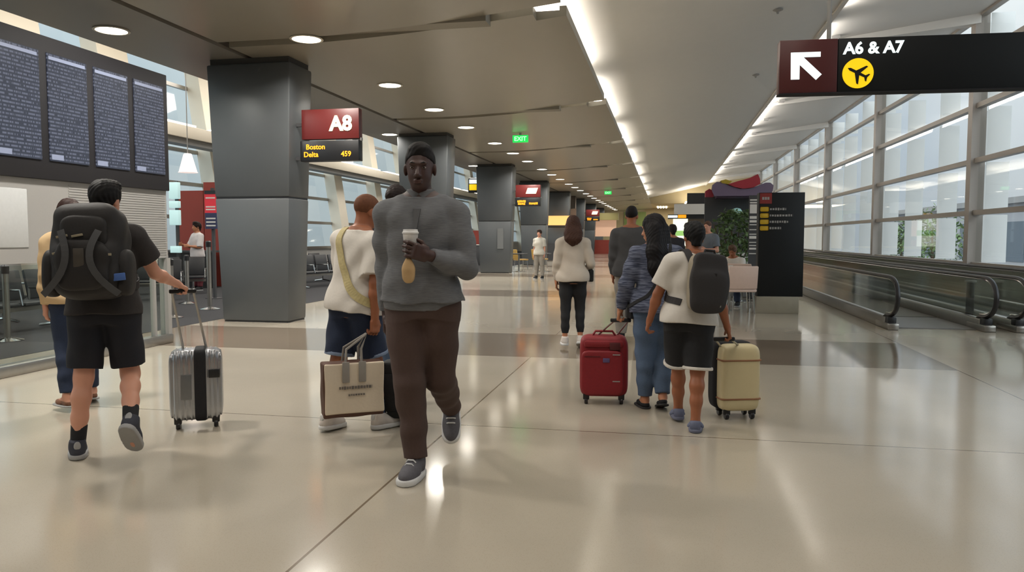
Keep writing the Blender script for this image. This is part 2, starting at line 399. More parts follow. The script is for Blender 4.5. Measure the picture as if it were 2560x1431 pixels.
for k, (px, py) in enumerate(((1770, 110), (1742, 240))):
    x, y = (2.1, 16.0) if k == 0 else (2.4, 22.5)
    z = vault_z(x)
    tag(link('sprinkler', MB().lathe([(.10, 0), (.10, -.02), (.03, -.05), (.02, -.09)], (x, y, z-.0)), M['lgrey']), 'small ceiling sprinkler in the white vault, %s of two' % ('nearer' if k == 0 else 'farther'), 'sprinkler', 'vault sprinklers')

# ------------------------------------------------------------------ exit signs
def exit_sign(px, y, label):
    p = on_y(px, 350, y); x = p[0]; zc = soffit_z(x)
    t = thing('exit_sign', label, 'exit sign', (x, y, zc), 0, 'green exit signs')
    link('mount', MB().box(-.03, .03, -.03, .03, -.06, 0), M['lgrey'], t)
    link('panel', MB().box(-.22, .22, -.02, .02, -.26, -.06, .006), M['green'], t)
    me = text_mesh('EXIT', .17, .004, .003, 'CENTER'); me.transform(Matrix.Translation((0, -.023, -.215)))
    link('lettering', me, mat('exit_lettering', (190, 255, 200), .5, var=.02, emit=(170, 255, 190), estr=.9), t)
exit_sign(1301, 21.0, 'green EXIT sign under the ceiling, the nearer and larger one')
exit_sign(1521, 47.5, 'small green EXIT sign under the ceiling, the farther one')

# ------------------------------------------------------------------ blade signs on the columns
def bars(mb, x0, x1, y, z, h, cells, seed):
    r = random.Random(seed); x = x0
    while x < x1:
        w = r.uniform(.5, 1.)*cells
        mb.box(x, min(x+w, x1), y-.006, y, z-h*r.uniform(.35, .5), z+h*r.uniform(.35, .5)); x += w+cells*.35
def blade(k, label, letter, lines):
    y = COLY+BAY*k+.2; x0 = -5.90
    a, b = x0+.14, x0+1.12
    t = thing('gate_sign', label, 'sign', (x0, y, 2.6), 0, 'red gate signs on the columns')
    for z in (3.20, 2.66): link('bracket', MB().box(x0-.04, a+.04, y-.03, y+.03, z-.028, z+.028), M['dgrey'], t, True)
    link('red_panel', MB().box(a, b, y-.07, y+.07, 2.955, 3.43, .008), M['red'], t, True)
    link('display_case', MB().box(a-.02, b, y-.09, y+.07, 2.605, 2.93, .008), M['black'], t, True)
    link('top_bracket', MB().box(b-.13, b+.02, y-.03, y+.03, 2.925, 2.97), M['lgrey'], t, True)
    if letter:
        me = text_mesh(letter, .32, .012, .006); me.transform(Matrix.Translation((a+.49, y-.077, 3.09)))
        link('lit_lettering', me, M['litwarm'], t, True)
        for q_, q, xx, zz in (('Boston', .115, .08, 2.795), ('Delta', .115, .04, 2.675), ('459', .115, .68, 2.675)):
            me = text_mesh(q_, q, .002, .002); me.transform(Matrix.Translation((a+xx, y-.093, zz))); link('amber_lettering', me, M['amber'], t, True)
    else:
        link('lit_lettering', MB().prism([(a+.40, 3.09), (a+.80, 3.09), (a+.88, 3.31), (a+.48, 3.31)], 1, y-.077, y-.066), M['litwarm'], t, True)
        mb = MB(); bars(mb, a+.08, a+.40, y-.09, 2.80, .09, .05, k); bars(mb, a+.10, a+.38, y-.09, 2.70, .09, .05, k+9); bars(mb, a+.54, a+.88, y-.09, 2.71, .09, .05, k+5)
        link('amber_lettering', mb, M['amber'], t, True)
blade(0, 'red gate sign reading A8 over an amber Boston display, on the nearest column', 'A8', True)
blade(2, 'red gate sign with blank lit plate and amber display, on the third column', None, True)
blade(5, 'small far red gate sign with amber display, behind the man in the dark grey jumper', None, True)
# round-ended yellow and white sign by the third column
p = on_y(1211, 463, 29.25); p[0] = -7.42
t = thing('oval_sign', 'small yellow and white lit sign on the left side of the third column', 'sign', tuple(p))
link('case', MB().box(-.26, .20, -.06, .06, -.30, .28, .05, 3), M['black'], t)
link('white_face', MB().box(-.20, .17, -.075, -.055, .06, .22, .01), M['lit'], t)
link('yellow_face', MB().box(-.20, .10, -.075, -.055, -.20, .03, .01), M['yellow'], t)
link('arm', MB().box(.19, .275, -.03, .03, -.05, .05), M['dgrey'], t)

# ------------------------------------------------------------------ hanging direction sign
A = V(0, 0, CAM_H)+ray(1944, 231)*8.0; B = V(0, 0, CAM_H)+ray(2560, 228)*7.66; A[2] = B[2] = (A[2]+B[2])/2
dx = (B-A); rz = math.atan2(dx[1], dx[0]); Hs = .545
t = thing('direction_sign', 'black hanging direction sign with white arrow, A6 & A7 and yellow plane disc', 'sign', tuple(A), rz)
link('black_panel', MB().box(.58, 3.6, -.07, .07, 0, Hs, .006), M['sign'], t)
link('red_panel', MB().box(0, .575, -.07, .07, 0, Hs, .006), M['darkred'], t)
link('bottom_rail', MB().box(0, 3.6, -.08, .08, -.012, 0), M['frame'], t)
ar = MB()
ar.prism([(.11, .415), (.405, .415), (.405, .365), (.235, .365), (.42, .185), (.365, .13), (.20, .29), (.20, .14), (.115, .14)], 1, -.078, -.068)
link('arrow', ar, M['lit'], t)
me = text_mesh('A6 & A7', .165, .005, .003); me.transform(Matrix.Translation((.63, -.074, .385))); link('lettering', me, M['lit'], t)
dm = MB(); dm.lathe([(.152, 0), (.152, .012)], n=40, M=Matrix.Translation((.775, -.069, .185)) @ Matrix.Rotation(math.pi/2, 4, 'X'))
disc = link('plane_disc', dm, M['yellow'], t)
pl = MB()      # a plane seen from above, nose to the upper left
R_ = Matrix.Translation((.775, 0, .185)) @ Matrix.Rotation(math.radians(-62), 4, 'Y')
pl.prism([(0, .115), (.014, .09), (.014, .03), (.10, -.035), (.10, -.055), (.014, -.02), (.012, -.075), (.04, -.098), (.04, -.112), (0, -.10), (-.04, -.112), (-.04, -.098), (-.012, -.075), (-.014, -.02), (-.10, -.055), (-.10, -.035), (-.014, .03), (-.014, .09)], 1, -.087, -.080, R_)
link('plane_symbol', pl, M['black'], disc)
for xx in (.50, 3.1): link('hanging_rod', MB().tube([(xx, 0, Hs), (xx, 0, 6.2-A[2])], .022, 10), M['lgrey'], t)

# ------------------------------------------------------------------ departure board, its backing panel and the glass barrier under it
def screen_material():
    m = mat('flight_list', (52, 58, 74), .3, var=0); nt, b = nodes_of(m)
    tc = nt.nodes.new('ShaderNodeTexCoord'); sp = nt.nodes.new('ShaderNodeSeparateXYZ'); nt.links.new(tc.outputs['Object'], sp.inputs[0])
    u, z = sp.outputs[1], sp.outputs[2]
    rowv = mnode(nt, 'MULTIPLY', z, 1/.0385); fr = mnode(nt, 'FRACT', rowv); rowi = mnode(nt, 'FLOOR', rowv)
    on = mnode(nt, 'MULTIPLY', mnode(nt, 'GREATER_THAN', fr, .30), mnode(nt, 'LESS_THAN', fr, .78))
    cb = nt.nodes.new('ShaderNodeCombineXYZ'); nt.links.new(mnode(nt, 'MULTIPLY', u, 55.), cb.inputs[0]); nt.links.new(mnode(nt, 'MULTIPLY', rowi, 7.7), cb.inputs[1])
    n = nt.nodes.new('ShaderNodeTexNoise'); n.inputs['Scale'].default_value = 1.; n.inputs['Detail'].default_value = 1; nt.links.new(cb.outputs[0], n.inputs['Vector'])
    ch = mnode(nt, 'MULTIPLY', mnode(nt, 'GREATER_THAN', n.outputs['Fac'], .46), on)
    q = nt.nodes.new('ShaderNodeMixRGB'); q.inputs[1].default_value = (*srgb(60, 66, 84), 1); q.inputs[2].default_value = (*srgb(132, 138, 160), 1); nt.links.new(ch, q.inputs[0])
    nt.links.new(q.outputs[0], b.inputs['Emission Color']); b.inputs['Emission Strength'].default_value = .36
    b.inputs['Base Color'].default_value = (*srgb(30, 32, 38), 1); return m
BX = -6.36; BY1 = 8.90
t = thing('departure_board', 'long dark departure board of upright screens above the pale grey panel', 'departure board', (BX, 6.8, 2.0))
zb0, zb1 = 1.99, 3.48
link('casing', MB().box(BX-.16, BX, 3.6, BY1, zb0, zb1, .01), M['frame'], t, True)
sm = screen_material(); sm2 = mat('screen_header', (120, 128, 150), .4, emit=(120, 126, 146), estr=.35)
edges = [(BY1-.05-.66*(k+1), BY1-.05-.66*k) for k in range(7)]
for a, b in edges:
    sc_ = link('screen', MB().box(BX-.002, BX+.012, a+.065, b-.045, zb0+.20, zb1-.17), sm, t, True)
    link('header_bar', MB().box(BX+.012, BX+.016, a+.08, b-.07, zb1-.235, zb1-.20), sm2, sc_, True)
    link('footer_bar', MB().box(BX+.012, BX+.016, a+.08, a+.24, zb0+.215, zb0+.27), sm2, sc_, True)
bp = thing('backing_panel', 'pale grey ribbed panel hanging below the departure board', 'panel', (BX-.08, 6.8, 1.12))
rib = MB(); rib.box(BX-.12, BX-.04, 3.6, 7.15, 1.12, 1.99); link('board_panel', rib, M['lgrey'], bp, True)
rib = MB(); rib.box(BX-.12, BX-.04, 7.15, BY1-.02, 1.12, 1.99)
for k in range(28): rib.box(BX-.04, BX-.036, 7.22, BY1-.05, 1.16+.029*k, 1.175+.029*k)
link('ribbed_panel', rib, M['lgrey'], bp, True)
link('notice_frame', MB().box(BX-.045, BX-.03, 6.1, 6.66, 1.28, 1.88, .01), mat('notice_paper', (188, 190, 190), .5), bp, True)
gb = thing('glass_barrier', 'low clear glass barrier with grey metal base below the departure board', 'barrier', (BX-.08, 6.8, 0))
link('base_shoe', MB().box(BX-.16, BX, 3.6, BY1, 0, .115, .01), M['steel'], gb, True)
for a, b in ((3.6, 5.30), (5.32, 7.05), (7.07, BY1-.30)): link('glass_panel', MB().box(BX-.09, BX-.075, a, b, .115, 1.10), M['bglass'], gb, True)
link('end_post', MB().box(BX-.14, BX-.02, BY1-.07, BY1, .115, 1.115), M['lgrey'], gb, True)
link('end_post', MB().box(BX-.11, BX-.05, BY1-.30, BY1-.26, .115, 1.12), M['lgrey'], gb, True)
link('end_panel', MB().box(BX-.09, BX-.07, BY1-.26, BY1-.07, .115, 1.12), M['bglass'], gb, True)

# ------------------------------------------------------------------ gate area
def stanchion(x, y, label, h=1.02):
    t = thing('stanchion', label, 'stanchion', (x, y, .004), 0, 'queue stanchions at the gate')
    link('base', MB().lathe([(.19, 0), (.19, .012), (.10, .035), (.045, .05)], n=28).mesh('b', True), M['chrome'], t)
    link('pole', MB().lathe([(.042, .045), (.042, h-.12)], n=20).mesh('p', True), M['steel'], t)
    link('belt_head', MB().lathe([(.05, h-.12), (.052, h-.02), (.03, h)], n=20).mesh('h', True), M['black'], t)
stanchion(-8.35, 11.65, 'steel stanchion just left of the silver suitcase handle')
stanchion(-8.6, 13.15, 'tall steel stanchion left of the nearest column, in front of the red counter wall', 1.32)
stanchion(-9.8, 14.2, 'steel stanchion farther back beside the red counter wall')
stanchion(-8.6, 8.55, 'steel stanchion seen under the pale panel behind the barrier glass')
stanchion(-8.75, 10.2, 'steel stanchion seen between the legs of the boy with the backpack')
SEATM = mat('black_seat_vinyl', (32, 33, 36), .45, var=.1)
def make_bench(seats=4):
    t = thing('beam_seat', '', 'seat bench', (0, 0, .004))
    L = seats*.58
    link('beam', MB().box(-L/2, L/2, -.04, .04, .30, .36), M['steel'], t)
    for i in range(seats):
        x = -L/2+.58*(i+.5)
        s_ = link('seat', MB().box(x-.25, x+.25, -.24, .26, .38, .44, .025), SEATM, t)
        link('backrest', MB().box(x-.25, x+.25, -.03, .03, 0, .46, .025, M=Matrix.Translation((0, .27, .44)) @ Matrix.Rotation(math.radians(-12), 4, 'X')), SEATM, t)
    for i in range(seats+1):
        x = -L/2+.58*i
        link('armrest', MB().tube([(x, .22, .40), (x, .22, .62), (x, -.18, .62), (x, -.22, .40)], .017, 8), M['chrome'], t)
    for x in (-L/2+.29, L/2-.29): link('leg', MB().tube([(x, -.30, .015), (x, 0, .06), (x, 0, .30)], .022, 8).tube([(x, 0, .06), (x, .32, .015)], .022, 8), M['chrome'], t)
    return t
spots = [(-9.3, 9.3, 1.57, 'under the pale panel at the left edge'), (-10.6, 9.6, 1.57, 'second row behind the barrier glass at the left edge'), (-11.6, 14.6, .5, 'in front of the red counter wall'), (-12.2, 16.4, .5, 'behind the front bench at the red counter wall'),
         (-9.6, 20.2, 1.3, 'right of the nearest column'), (-10.9, 21.6, 1.3, 'second row right of the nearest column'), (-10.3, 31., 1.3, 'left of the third column'), (-11.8, 33, 1.3, 'second row left of the third column'), (-9.9, 26., 1.3, 'behind the man in white, far in the gate hall')]
bench = make_bench(); used = False
for x, y, r, w in spots:
    lab = 'row of black gate seats, ' + w
    if not used: bench.location = (x, y, .004); bench.rotation_euler.z = r; bench['label'] = lab; bench['group'] = 'gate seating'; used = True
    else: dup(bench, (x, y, .004), r, lab, 'gate seating')
# red counter wall with screens, seen between the board and the nearest column
RW = mat('rust_red_panel', (132, 48, 36), .5, var=.05)
a = on_y(449, 600, 19.5); b = on_y(572, 600, 19.5)
cw = thing('counter_wall', 'rust red gate counter wall left of the nearest column', 'counter', ((a[0]+b[0])/2, 19.5, .004))
link('red_panel', MB().box(a[0], a[0]+.78, 19.5, 19.62, 0, 2.72), RW, cw, True)
link('red_panel', MB().box(a[0]+.80, b[0], 19.5, 19.62, 0, 2.95), RW, cw, True)
link('counter_top', MB().box(a[0]+.16, b[0], 18.6, 19.4, .98, 1.03), M['dgrey'], cw, True)
link('counter_front', MB().box(a[0]+.2, b[0]-.05, 18.7, 18.76, .004, .98), M['black'], cw, True)
a = on_y(427, 600, 18.2); b = on_y(450, 600, 18.2)
ns = thing('notice_stack', 'tall pale lit notice screens left of the red counter wall', 'screen', ((a[0]+b[0])/2, 18.2, .004))
link('post', MB().box(a[0]+.1, b[0]-.1, 18.28, 18.34, 0, 2.9), M['dgrey'], ns, True)
PAL = mat('pale_cyan_screen', (190, 222, 222), .5, var=.03, emit=(180, 215, 215), estr=.45)
for z0, z1 in ((.98, 1.16), (1.72, 2.12), (2.18, 2.36), (2.42, 2.86)): link('screen', MB().box(a[0], b[0], 18.16, 18.28, z0, z1, .01), PAL, ns, True)
a = on_y(516, 600, 15.5); b = on_y(546, 600, 15.5)
ps = thing('airline_sign', 'red over dark blue upright sign panel left of the nearest column', 'sign', ((a[0]+b[0])/2, 15.5, .004))
link('post', MB().box((a[0]+b[0])/2-.03, (a[0]+b[0])/2+.03, 15.52, 15.58, 0, 2.5), M['dgrey'], ps, True)
link('foot', MB().box(a[0], b[0], 15.4, 15.7, 0, .02), M['dgrey'], ps, True)
link('cap', MB().box(a[0], b[0], 15.46, 15.54, 2.36, 2.44), M['black'], ps, True)
REDL = mat('bright_red_panel', (196, 40, 52), .4, emit=(190, 30, 45), estr=.25); NAVY = mat('navy_panel', (44, 46, 84), .4)
link('red_face', MB().box(a[0], b[0], 15.47, 15.53, 1.94, 2.36), REDL, ps, True)
link('navy_face', MB().box(a[0], b[0], 15.47, 15.53, 1.58, 1.94), NAVY, ps, True)
mb = MB()
for i, z in enumerate((2.26, 2.06, 2.0, 1.80, 1.72, 1.64)): mb.box(a[0]+.03, b[0]-.04, 15.462, 15.472, z, z+.03)
link('white_bars', mb, M['white'], ps, True)
# glowing window and soffit of the gate hall left of the column are daylight; a pendant lamp shade hangs in front of them
p = on_y(470, 420, 17.5)
hl = thing('pendant_lamp', 'white flared pendant lamp glowing left of the nearest column', 'lamp', tuple(p))
link('shade', MB().lathe([(.24, -.12), (.22, -.10), (.10, .34), (.08, .36)], n=28).mesh('s', True), mat('lamp_shade_white', (240, 230, 226), .5, emit=(255, 232, 224), estr=.55), hl)
link('cord', MB().tube([(0, 0, .36), (0, 0, 8.0-p[2])], .012, 6), M['lgrey'], hl)
# rust boxes and yellow chairs farther along the gates
def cafe_chair(x, y, r, m, label, group, name='lounge_chair'):
    t = thing(name, label, 'chair', (x, y, 0 if x > -7.4 else .004), r, group)
    link('seat', MB().box(-.26, .26, -.25, .25, .40, .46, .02), m, t)
    link('backrest', MB().box(-.26, .26, -.025, .025, 0, .42, .02, M=Matrix.Translation((0, .25, .46)) @ Matrix.Rotation(math.radians(-10), 4, 'X')), m, t)
    for sx in (-1, 1):
        for sy in (-1, 1): link('leg', MB().tube([(sx*.2, sy*.2, .40), (sx*.23, sy*.23, 0)], .014, 8), M['chrome'], t)
MUST = mat('mustard_vinyl', (172, 138, 70), .5)
p1, p2 = on_z(1302, 676), on_z(1322, 672)
cafe_chair(-6.2, 32.6, 2.2, MUST, 'mustard yellow chair right behind the third column', 'mustard chairs')
cafe_chair(-5.5, 33.6, 2.6, MUST, 'mustard yellow chair to the right behind the third column, beside a white table', 'mustard chairs')
def table(x, y, label, group, m, w=.62, h=.74):
    t = thing('cafe_table', label, 'table', (x, y, 0), 0, group)
    link('tabletop', MB().box(-w/2, w/2, -w/2, w/2, h-.035, h, .008), m, t)
    link('pedestal', MB().lathe([(.035, .02), (.035, h-.03)], n=16), M['chrome'], t)
    link('base', MB().lathe([(.26, 0), (.26, .012), (.06, .03)], n=24), M['chrome'], t)
table(-5.9, 30.6, 'small dark topped table on a steel pedestal, right of the third column', 'tables by the third column', M['dgrey'])
table(-5.0, 31.2, 'small dark topped table on a steel pedestal, farther right of the third column', 'tables by the third column', M['dgrey'])
# gate podium far left between columns
for x, y, w, m_, lab in ((-10.2, 23.5, .8, RW, 'rust red gate podium right of the nearest column'), (-9.6, 37.5, 1.4, RW, 'rust red gate podium left of the third column')):
    t = thing('gate_podium', lab, 'podium', (x, y, .004), 0)
    link('body', MB().box(-w/2, w/2, -.3, .3, 0, 1.0, .02), M['dgrey'], t); link('top', MB().box(-w/2-.04, w/2+.04, -.34, .34, 1.0, 1.04, .01), M['white'], t)
    link('back_screen', MB().box(-w/2, w/2, .5, .56, 0, 1.75), m_, t)
# warm lit shop niche, dark brown portals, far shop fronts
t = thing('shop_niche', 'shop front with a warm orange lit fascia beyond the third column', 'shop', (-7.2, 47, .004))
a = on_y(1368, 600, 46.); b = on_y(1424, 600, 46.)
link('fascia', MB().box(a[0], b[0], 46., 46.3, 2.15, 2.72), mat('warm_fascia', (235, 180, 110), .5, emit=(245, 180, 105), estr=.75), t, True)
link('counter', MB().box(a[0], b[0], 46.2, 46.9, .004, 1.05), M['dgrey'], t, True)
link('back_wall', MB().box(a[0]-.4, b[0]+.2, 47.6, 47.8, .004, 3.2), mat('brown_wall', (104, 84, 68), .6), t, True)
link('shelf', MB().box(a[0]+.3, b[0], 47.2, 47.6, 1.75, 1.83), mat('warm_shelf', (240, 190, 130), .5, emit=(250, 190, 130), estr=.6), t, True)
t = thing('shop_portal', 'tall dark brown shop portal farther along the left side', 'shop', (-7., 53, .0))
a = on_y(1384, 600, 52); b = on_y(1438, 600, 52)
link('header', MB().box(a[0], b[0], 52, 52.5, 2.9, 4.24), mat('dark_brown_panel', (88, 76, 66), .6), t, True)
link('side_panel', MB().box(b[0]-.3, b[0], 52, 52.5, 0, 2.9), M['column'], t, True)
link('side_panel', MB().box(a[0], a[0]+.3, 52, 52.5, .004, 2.9), M['column'], t, True)
t = thing('far_kiosk', 'far kiosk with a pinkish lit front behind the farthest red gate sign', 'kiosk', (-5, 70, 0))
a = on_y(1484, 600, 66); b = on_y(1540, 600, 66)
link('lit_front', MB().box(a[0], b[0], 66, 66.2, 1.5, 2.9), mat('pink_lit_front', (200, 165, 140), .5, emit=(210, 165, 135), estr=.4), t, True)
link('counter', MB().box(a[0], b[0], 65.6, 66.2, 0, 1.2), RW, t, True)
link('canopy', MB().box(a[0]-.2, b[0]+.2, 65.4, 66.4, 2.9, 3.5), mat('olive_panel', (150, 140, 90), .5), t, True)
# pale green panel on the far wall
a = on_y(1560, 565, 83.9); b = on_y(1615, 530, 83.9)
tag(link('wall_poster', MB().box(a[0], b[0], 83.9, 84, a[2], b[2]), mat('soft_green', (130, 150, 90), .6)), 'plain green poster on the far tan wall', 'poster')
# white shop beyond the queue of people, with its lit pillar
t = thing('white_shop', 'bright white lit shop front with black header beyond the people on the right', 'shop', (1.5, 46, 0))
a = on_y(1682, 600, 46.); b = on_y(1772, 600, 46.)
link('lit_pillar', MB().box(a[0], a[0]+.85, 46, 46.4, .9, 2.5), mat('lit_white_panel', (240, 240, 225), .5, emit=(240, 240, 220), estr=.8), t, True)
link('green_band', MB().box(a[0]-.005, a[0]+.855, 45.98, 46.42, 1.5, 1.8), mat('lime_band', (150, 195, 110), .5, emit=(150, 195, 110), estr=.6), t, True)
link('header', MB().box(a[0]-.3, b[0]+2.4, 45.8, 46.5, 2.5, 2.75), M['black'], t, True)
link('header_light', MB().box(a[0]-.3, a[0]+.25, 45.78, 45.82, 2.56, 2.70), M['lit'], t, True)
link('orange_sign', MB().box(a[0]+.28, a[0]+.75, 45.78, 45.82, 2.54, 2.73), mat('orange_sign', (245, 170, 40), .5, emit=(245, 165, 30), estr=.6), t, True)
link('canopy', MB().box(a[0]+.05, b[0]+.2, 45.6, 46.6, 2.75, 3.35), M['white'], t, True)
link('back_wall', MB().box(a[0]+.85, b[0]+2.4, 47.5, 47.7, 0, 2.75), mat('shop_brown', (96, 82, 70), .6), t, True)
link('counter', MB().box(a[0], b[0]+2.2, 46, 46.6, 0, .9), M['tan'], t, True)
link('roof_unit', MB().box(a[0]+.8, b[0]+1.4, 46, 46.6, 3.35, 4.0), M['black'], t, True)
for q, (px, py) in enumerate(((1656, 521), (1727, 506))):
    p = on_z(px, py, 4.54); f = MB()
    for i in range(4): f.box(-.5+.28*i, -.36+.28*i, -2., 2., -.04, .0)
    o = link('ceiling_light', f, M['lamp']); o.location = (p[0], min(p[1], 80), 4.54); tag(o, 'grid of thin lights in the far tan ceiling, the %s one' % ('left' if q == 0 else 'right'), 'ceiling light', 'far grid lights')
area_lamp('far_hall_lamp', (2, 78, 4.4), (0, 0, 0), 6, 8, 300, (1, .88, .66))

# ------------------------------------------------------------------ pylon sign and the kiosk behind it
p0, p1 = on_z(1890, 782), on_z(1987, 782)
px0, pw, py_ = p0[0], p1[0]-p0[0], 14.65
t = thing('directory_pylon', 'tall black free-standing directory sign on a stone plinth beside the moving walkway', 'sign', (px0+pw/2, py_, 0), .04)
hw = pw/2
link('plinth', MB().box(-hw-.02, hw+.02, -.16, .16, 0, .31, .008), mat('beige_stone', (150, 144, 130), .4, var=.1, scale=8), t)
link('black_panel', MB().box(-hw, hw+.09, -.13, .13, .31, 2.2, .006), M['sign'], t)
link('red_square', MB().box(-hw+.01, -hw+.22, -.138, -.13, 2.0, 2.19), mat('rust_sign_square', (128, 40, 36), .4), t)
mb = MB(); [mb.box(-hw+.05+.045*i, -hw+.085+.045*i, -.143, -.138, 2.07, 2.12) for i in range(3)]; link('square_marks', mb, M['lgrey'], t)
for i, L in enumerate((.28, .40, .32, .20)):
    z = 1.90-.115*i
    d_ = link('yellow_disc', MB().box(-hw+.02, -hw+.17, -.14, -.13, z-.043, z+.043, .02), M['dullyellow'], t)
    mb = MB(); bars(mb, -hw+.19, -hw+.19+L, -.131, z, .045, .04, 30+i); link('text_line', mb, M['lgrey'], t)
KY = 19.5
kx0, kx1 = on_y(1768, 600, KY)[0], on_y(1905, 600, KY)[0]
t = thing('food_kiosk', 'food kiosk with a purple wavy header and dark back panels behind the black directory sign', 'kiosk', ((kx0+kx1)/2, KY, 0))
PURP = mat('mauve_header', (112, 98, 122), .5, var=.03)
def wave(px_py, Y, d, m, name):
    pts = []
    for px, py in px_py: p = on_y(px, py, Y); pts.append((p[0], p[2]))
    link(name, MB().prism(pts, 1, Y-d, Y), m, t, True)
wave([(1784, 492), (1778, 478), (1780, 464), (1790, 457), (1802, 458), (1820, 466), (1845, 474), (1870, 474), (1893, 466), (1910, 459), (1922, 459), (1930, 466), (1928, 478), (1922, 491)], KY, .30, PURP, 'mauve_header')
wave([(1818, 463), (1840, 456), (1870, 448), (1891, 438), (1896, 450), (1897, 462), (1880, 471), (1856, 474), (1834, 470)], KY-.02, .33, mat('crimson_wave', (158, 40, 54), .5), 'crimson_wave')
wave([(1800, 454), (1812, 451), (1828, 456), (1818, 463), (1802, 460)], KY-.01, .31, mat('ochre_wave', (168, 146, 42), .5), 'ochre_wave')
wave([(1762, 494), (1762, 480), (1772, 474), (1782, 480), (1782, 494)], KY+.1, .3, mat('crimson_block', (140, 36, 54), .5), 'crimson_block')
link('back_panel', MB().box(kx0-.05, kx1-.15, KY+.5, KY+.6, 0, 2.44), M['dgrey'], t, True)
link('dark_soffit', MB().box(kx0+.2, kx1, KY-.25, KY+.5, 2.36, 2.44), mat('plum_soffit', (62, 44, 66), .5), t, True)
link('counter', MB().box(kx0+.1, kx1-.2, KY+.0, KY+.5, 0, 1.0), M['white'], t, True)
lx = on_y(1843, 528, KY+.3); link('globe_lamp', MB().lathe([(.02, -.05), (.11, -.04), (.13, 0), (.09, .06), (.02, .08)], (lx[0], KY+.4, lx[2]), 20), mat('teal_lamp', (150, 185, 180), .4, emit=(150, 190, 185), estr=.3), t, True)
mx = on_y(1883, 600, 17.6)[0]
t = thing('menu_board', 'narrow upright menu board with white lines left of the black directory sign', 'menu', (mx, 17.6, 0))
link('panel', MB().box(mx-.10, mx+.10, 17.6, 17.66, 0, 2.32), M['dgrey'], t, True)
mb = MB()
for z, h in ((2.2, .03), (2.14, .03), (1.92, .2), (1.80, .06), (1.72, .05), (1.66, .02), (1.55, .02), (1.45, .02), (1.36, .06), (1.27, .02), (1.2, .02), (1.12, .04), (1.02, .02)): mb.box(mx-.085, mx+.085, 17.588, 17.6, z, z+h)
link('menu_lines', mb, M['white'], t, True)
link('foot', MB().box(mx-.18, mx+.18, 17.5, 17.76, 0, .02), M['steel'], t, True)
# leafy planter
LEAF = mat('green_leaf', (96, 120, 74), .5, var=.3, scale=9)
px_, pz = on_y(1838, 600, 18.6)[0], 0
t = thing('potted_shrub', 'bushy green shrub in a grey planter in front of the food kiosk', 'plant', (px_, 18.6, 0))
link('planter', MB().box(-.5, .5, -.25, .25, 0, .75, .02), M['grey'], t)
rr = random.Random(3); lf = MB()
for i in range(950):
    th = rr.uniform(0, 2*math.pi); u = rr.random()**.5; hh = rr.uniform(.72, 2.0)
    wmax = .62*(1-((hh-1.25)/.95)**2)+.05
    c = Vector((wmax*u*math.cos(th), .5*wmax*u*math.sin(th), hh)); d = Vector((rr.uniform(-1, 1), rr.uniform(-1, 1), rr.uniform(-.6, .7))).normalized(); s_ = d.cross(Vector((rr.uniform(-1, 1), rr.uniform(-1, 1), 1))).normalized()
    L = rr.uniform(.09, .17); w = L*.28
    lf.quad(c, c+d*L*.5+s_*w, c+d*L, c+d*L*.5-s_*w)
link('foliage', lf.mesh('foliage', False, False), LEAF, t)
mb = MB()
for i in range(6): mb.tube([(.05*i-.12, 0, .7), (.2*i-.5, .1*(i % 2), 1.7)], .012, 6)
link('stem', mb, mat('bark_brown', (84, 66, 48), .8), t)
# tables and pale chairs of the kiosk
PINKW = mat('pale_pink_plastic', (214, 190, 178), .4); WT = mat('white_laminate', (216, 212, 204), .35)
table(.98, 14.95, 'white cafe table with cups left of the black directory sign', 'cafe tables', WT, .7); table(1.62, 17.2, 'white cafe table farther back behind the seated person in white', 'cafe tables', WT, .7)
cafe_chair(1.32, 14.45, 3.3, PINKW, 'pale pink cafe chair nearest the black directory sign', 'cafe chairs', 'cafe_chair')
for i, (x, y) in enumerate(((.82, 14.85), (1.02, 15.1), (1.2, 14.8))):
    tag(link('paper_cup', MB().lathe([(.03, 0), (.042, .11), (.044, .115), (.035, .12)], (x, y, .741), 16), M['white']), 'white paper cup on the nearer cafe table, %s from the left' % NTH[i], 'cup', 'cups on the cafe table')

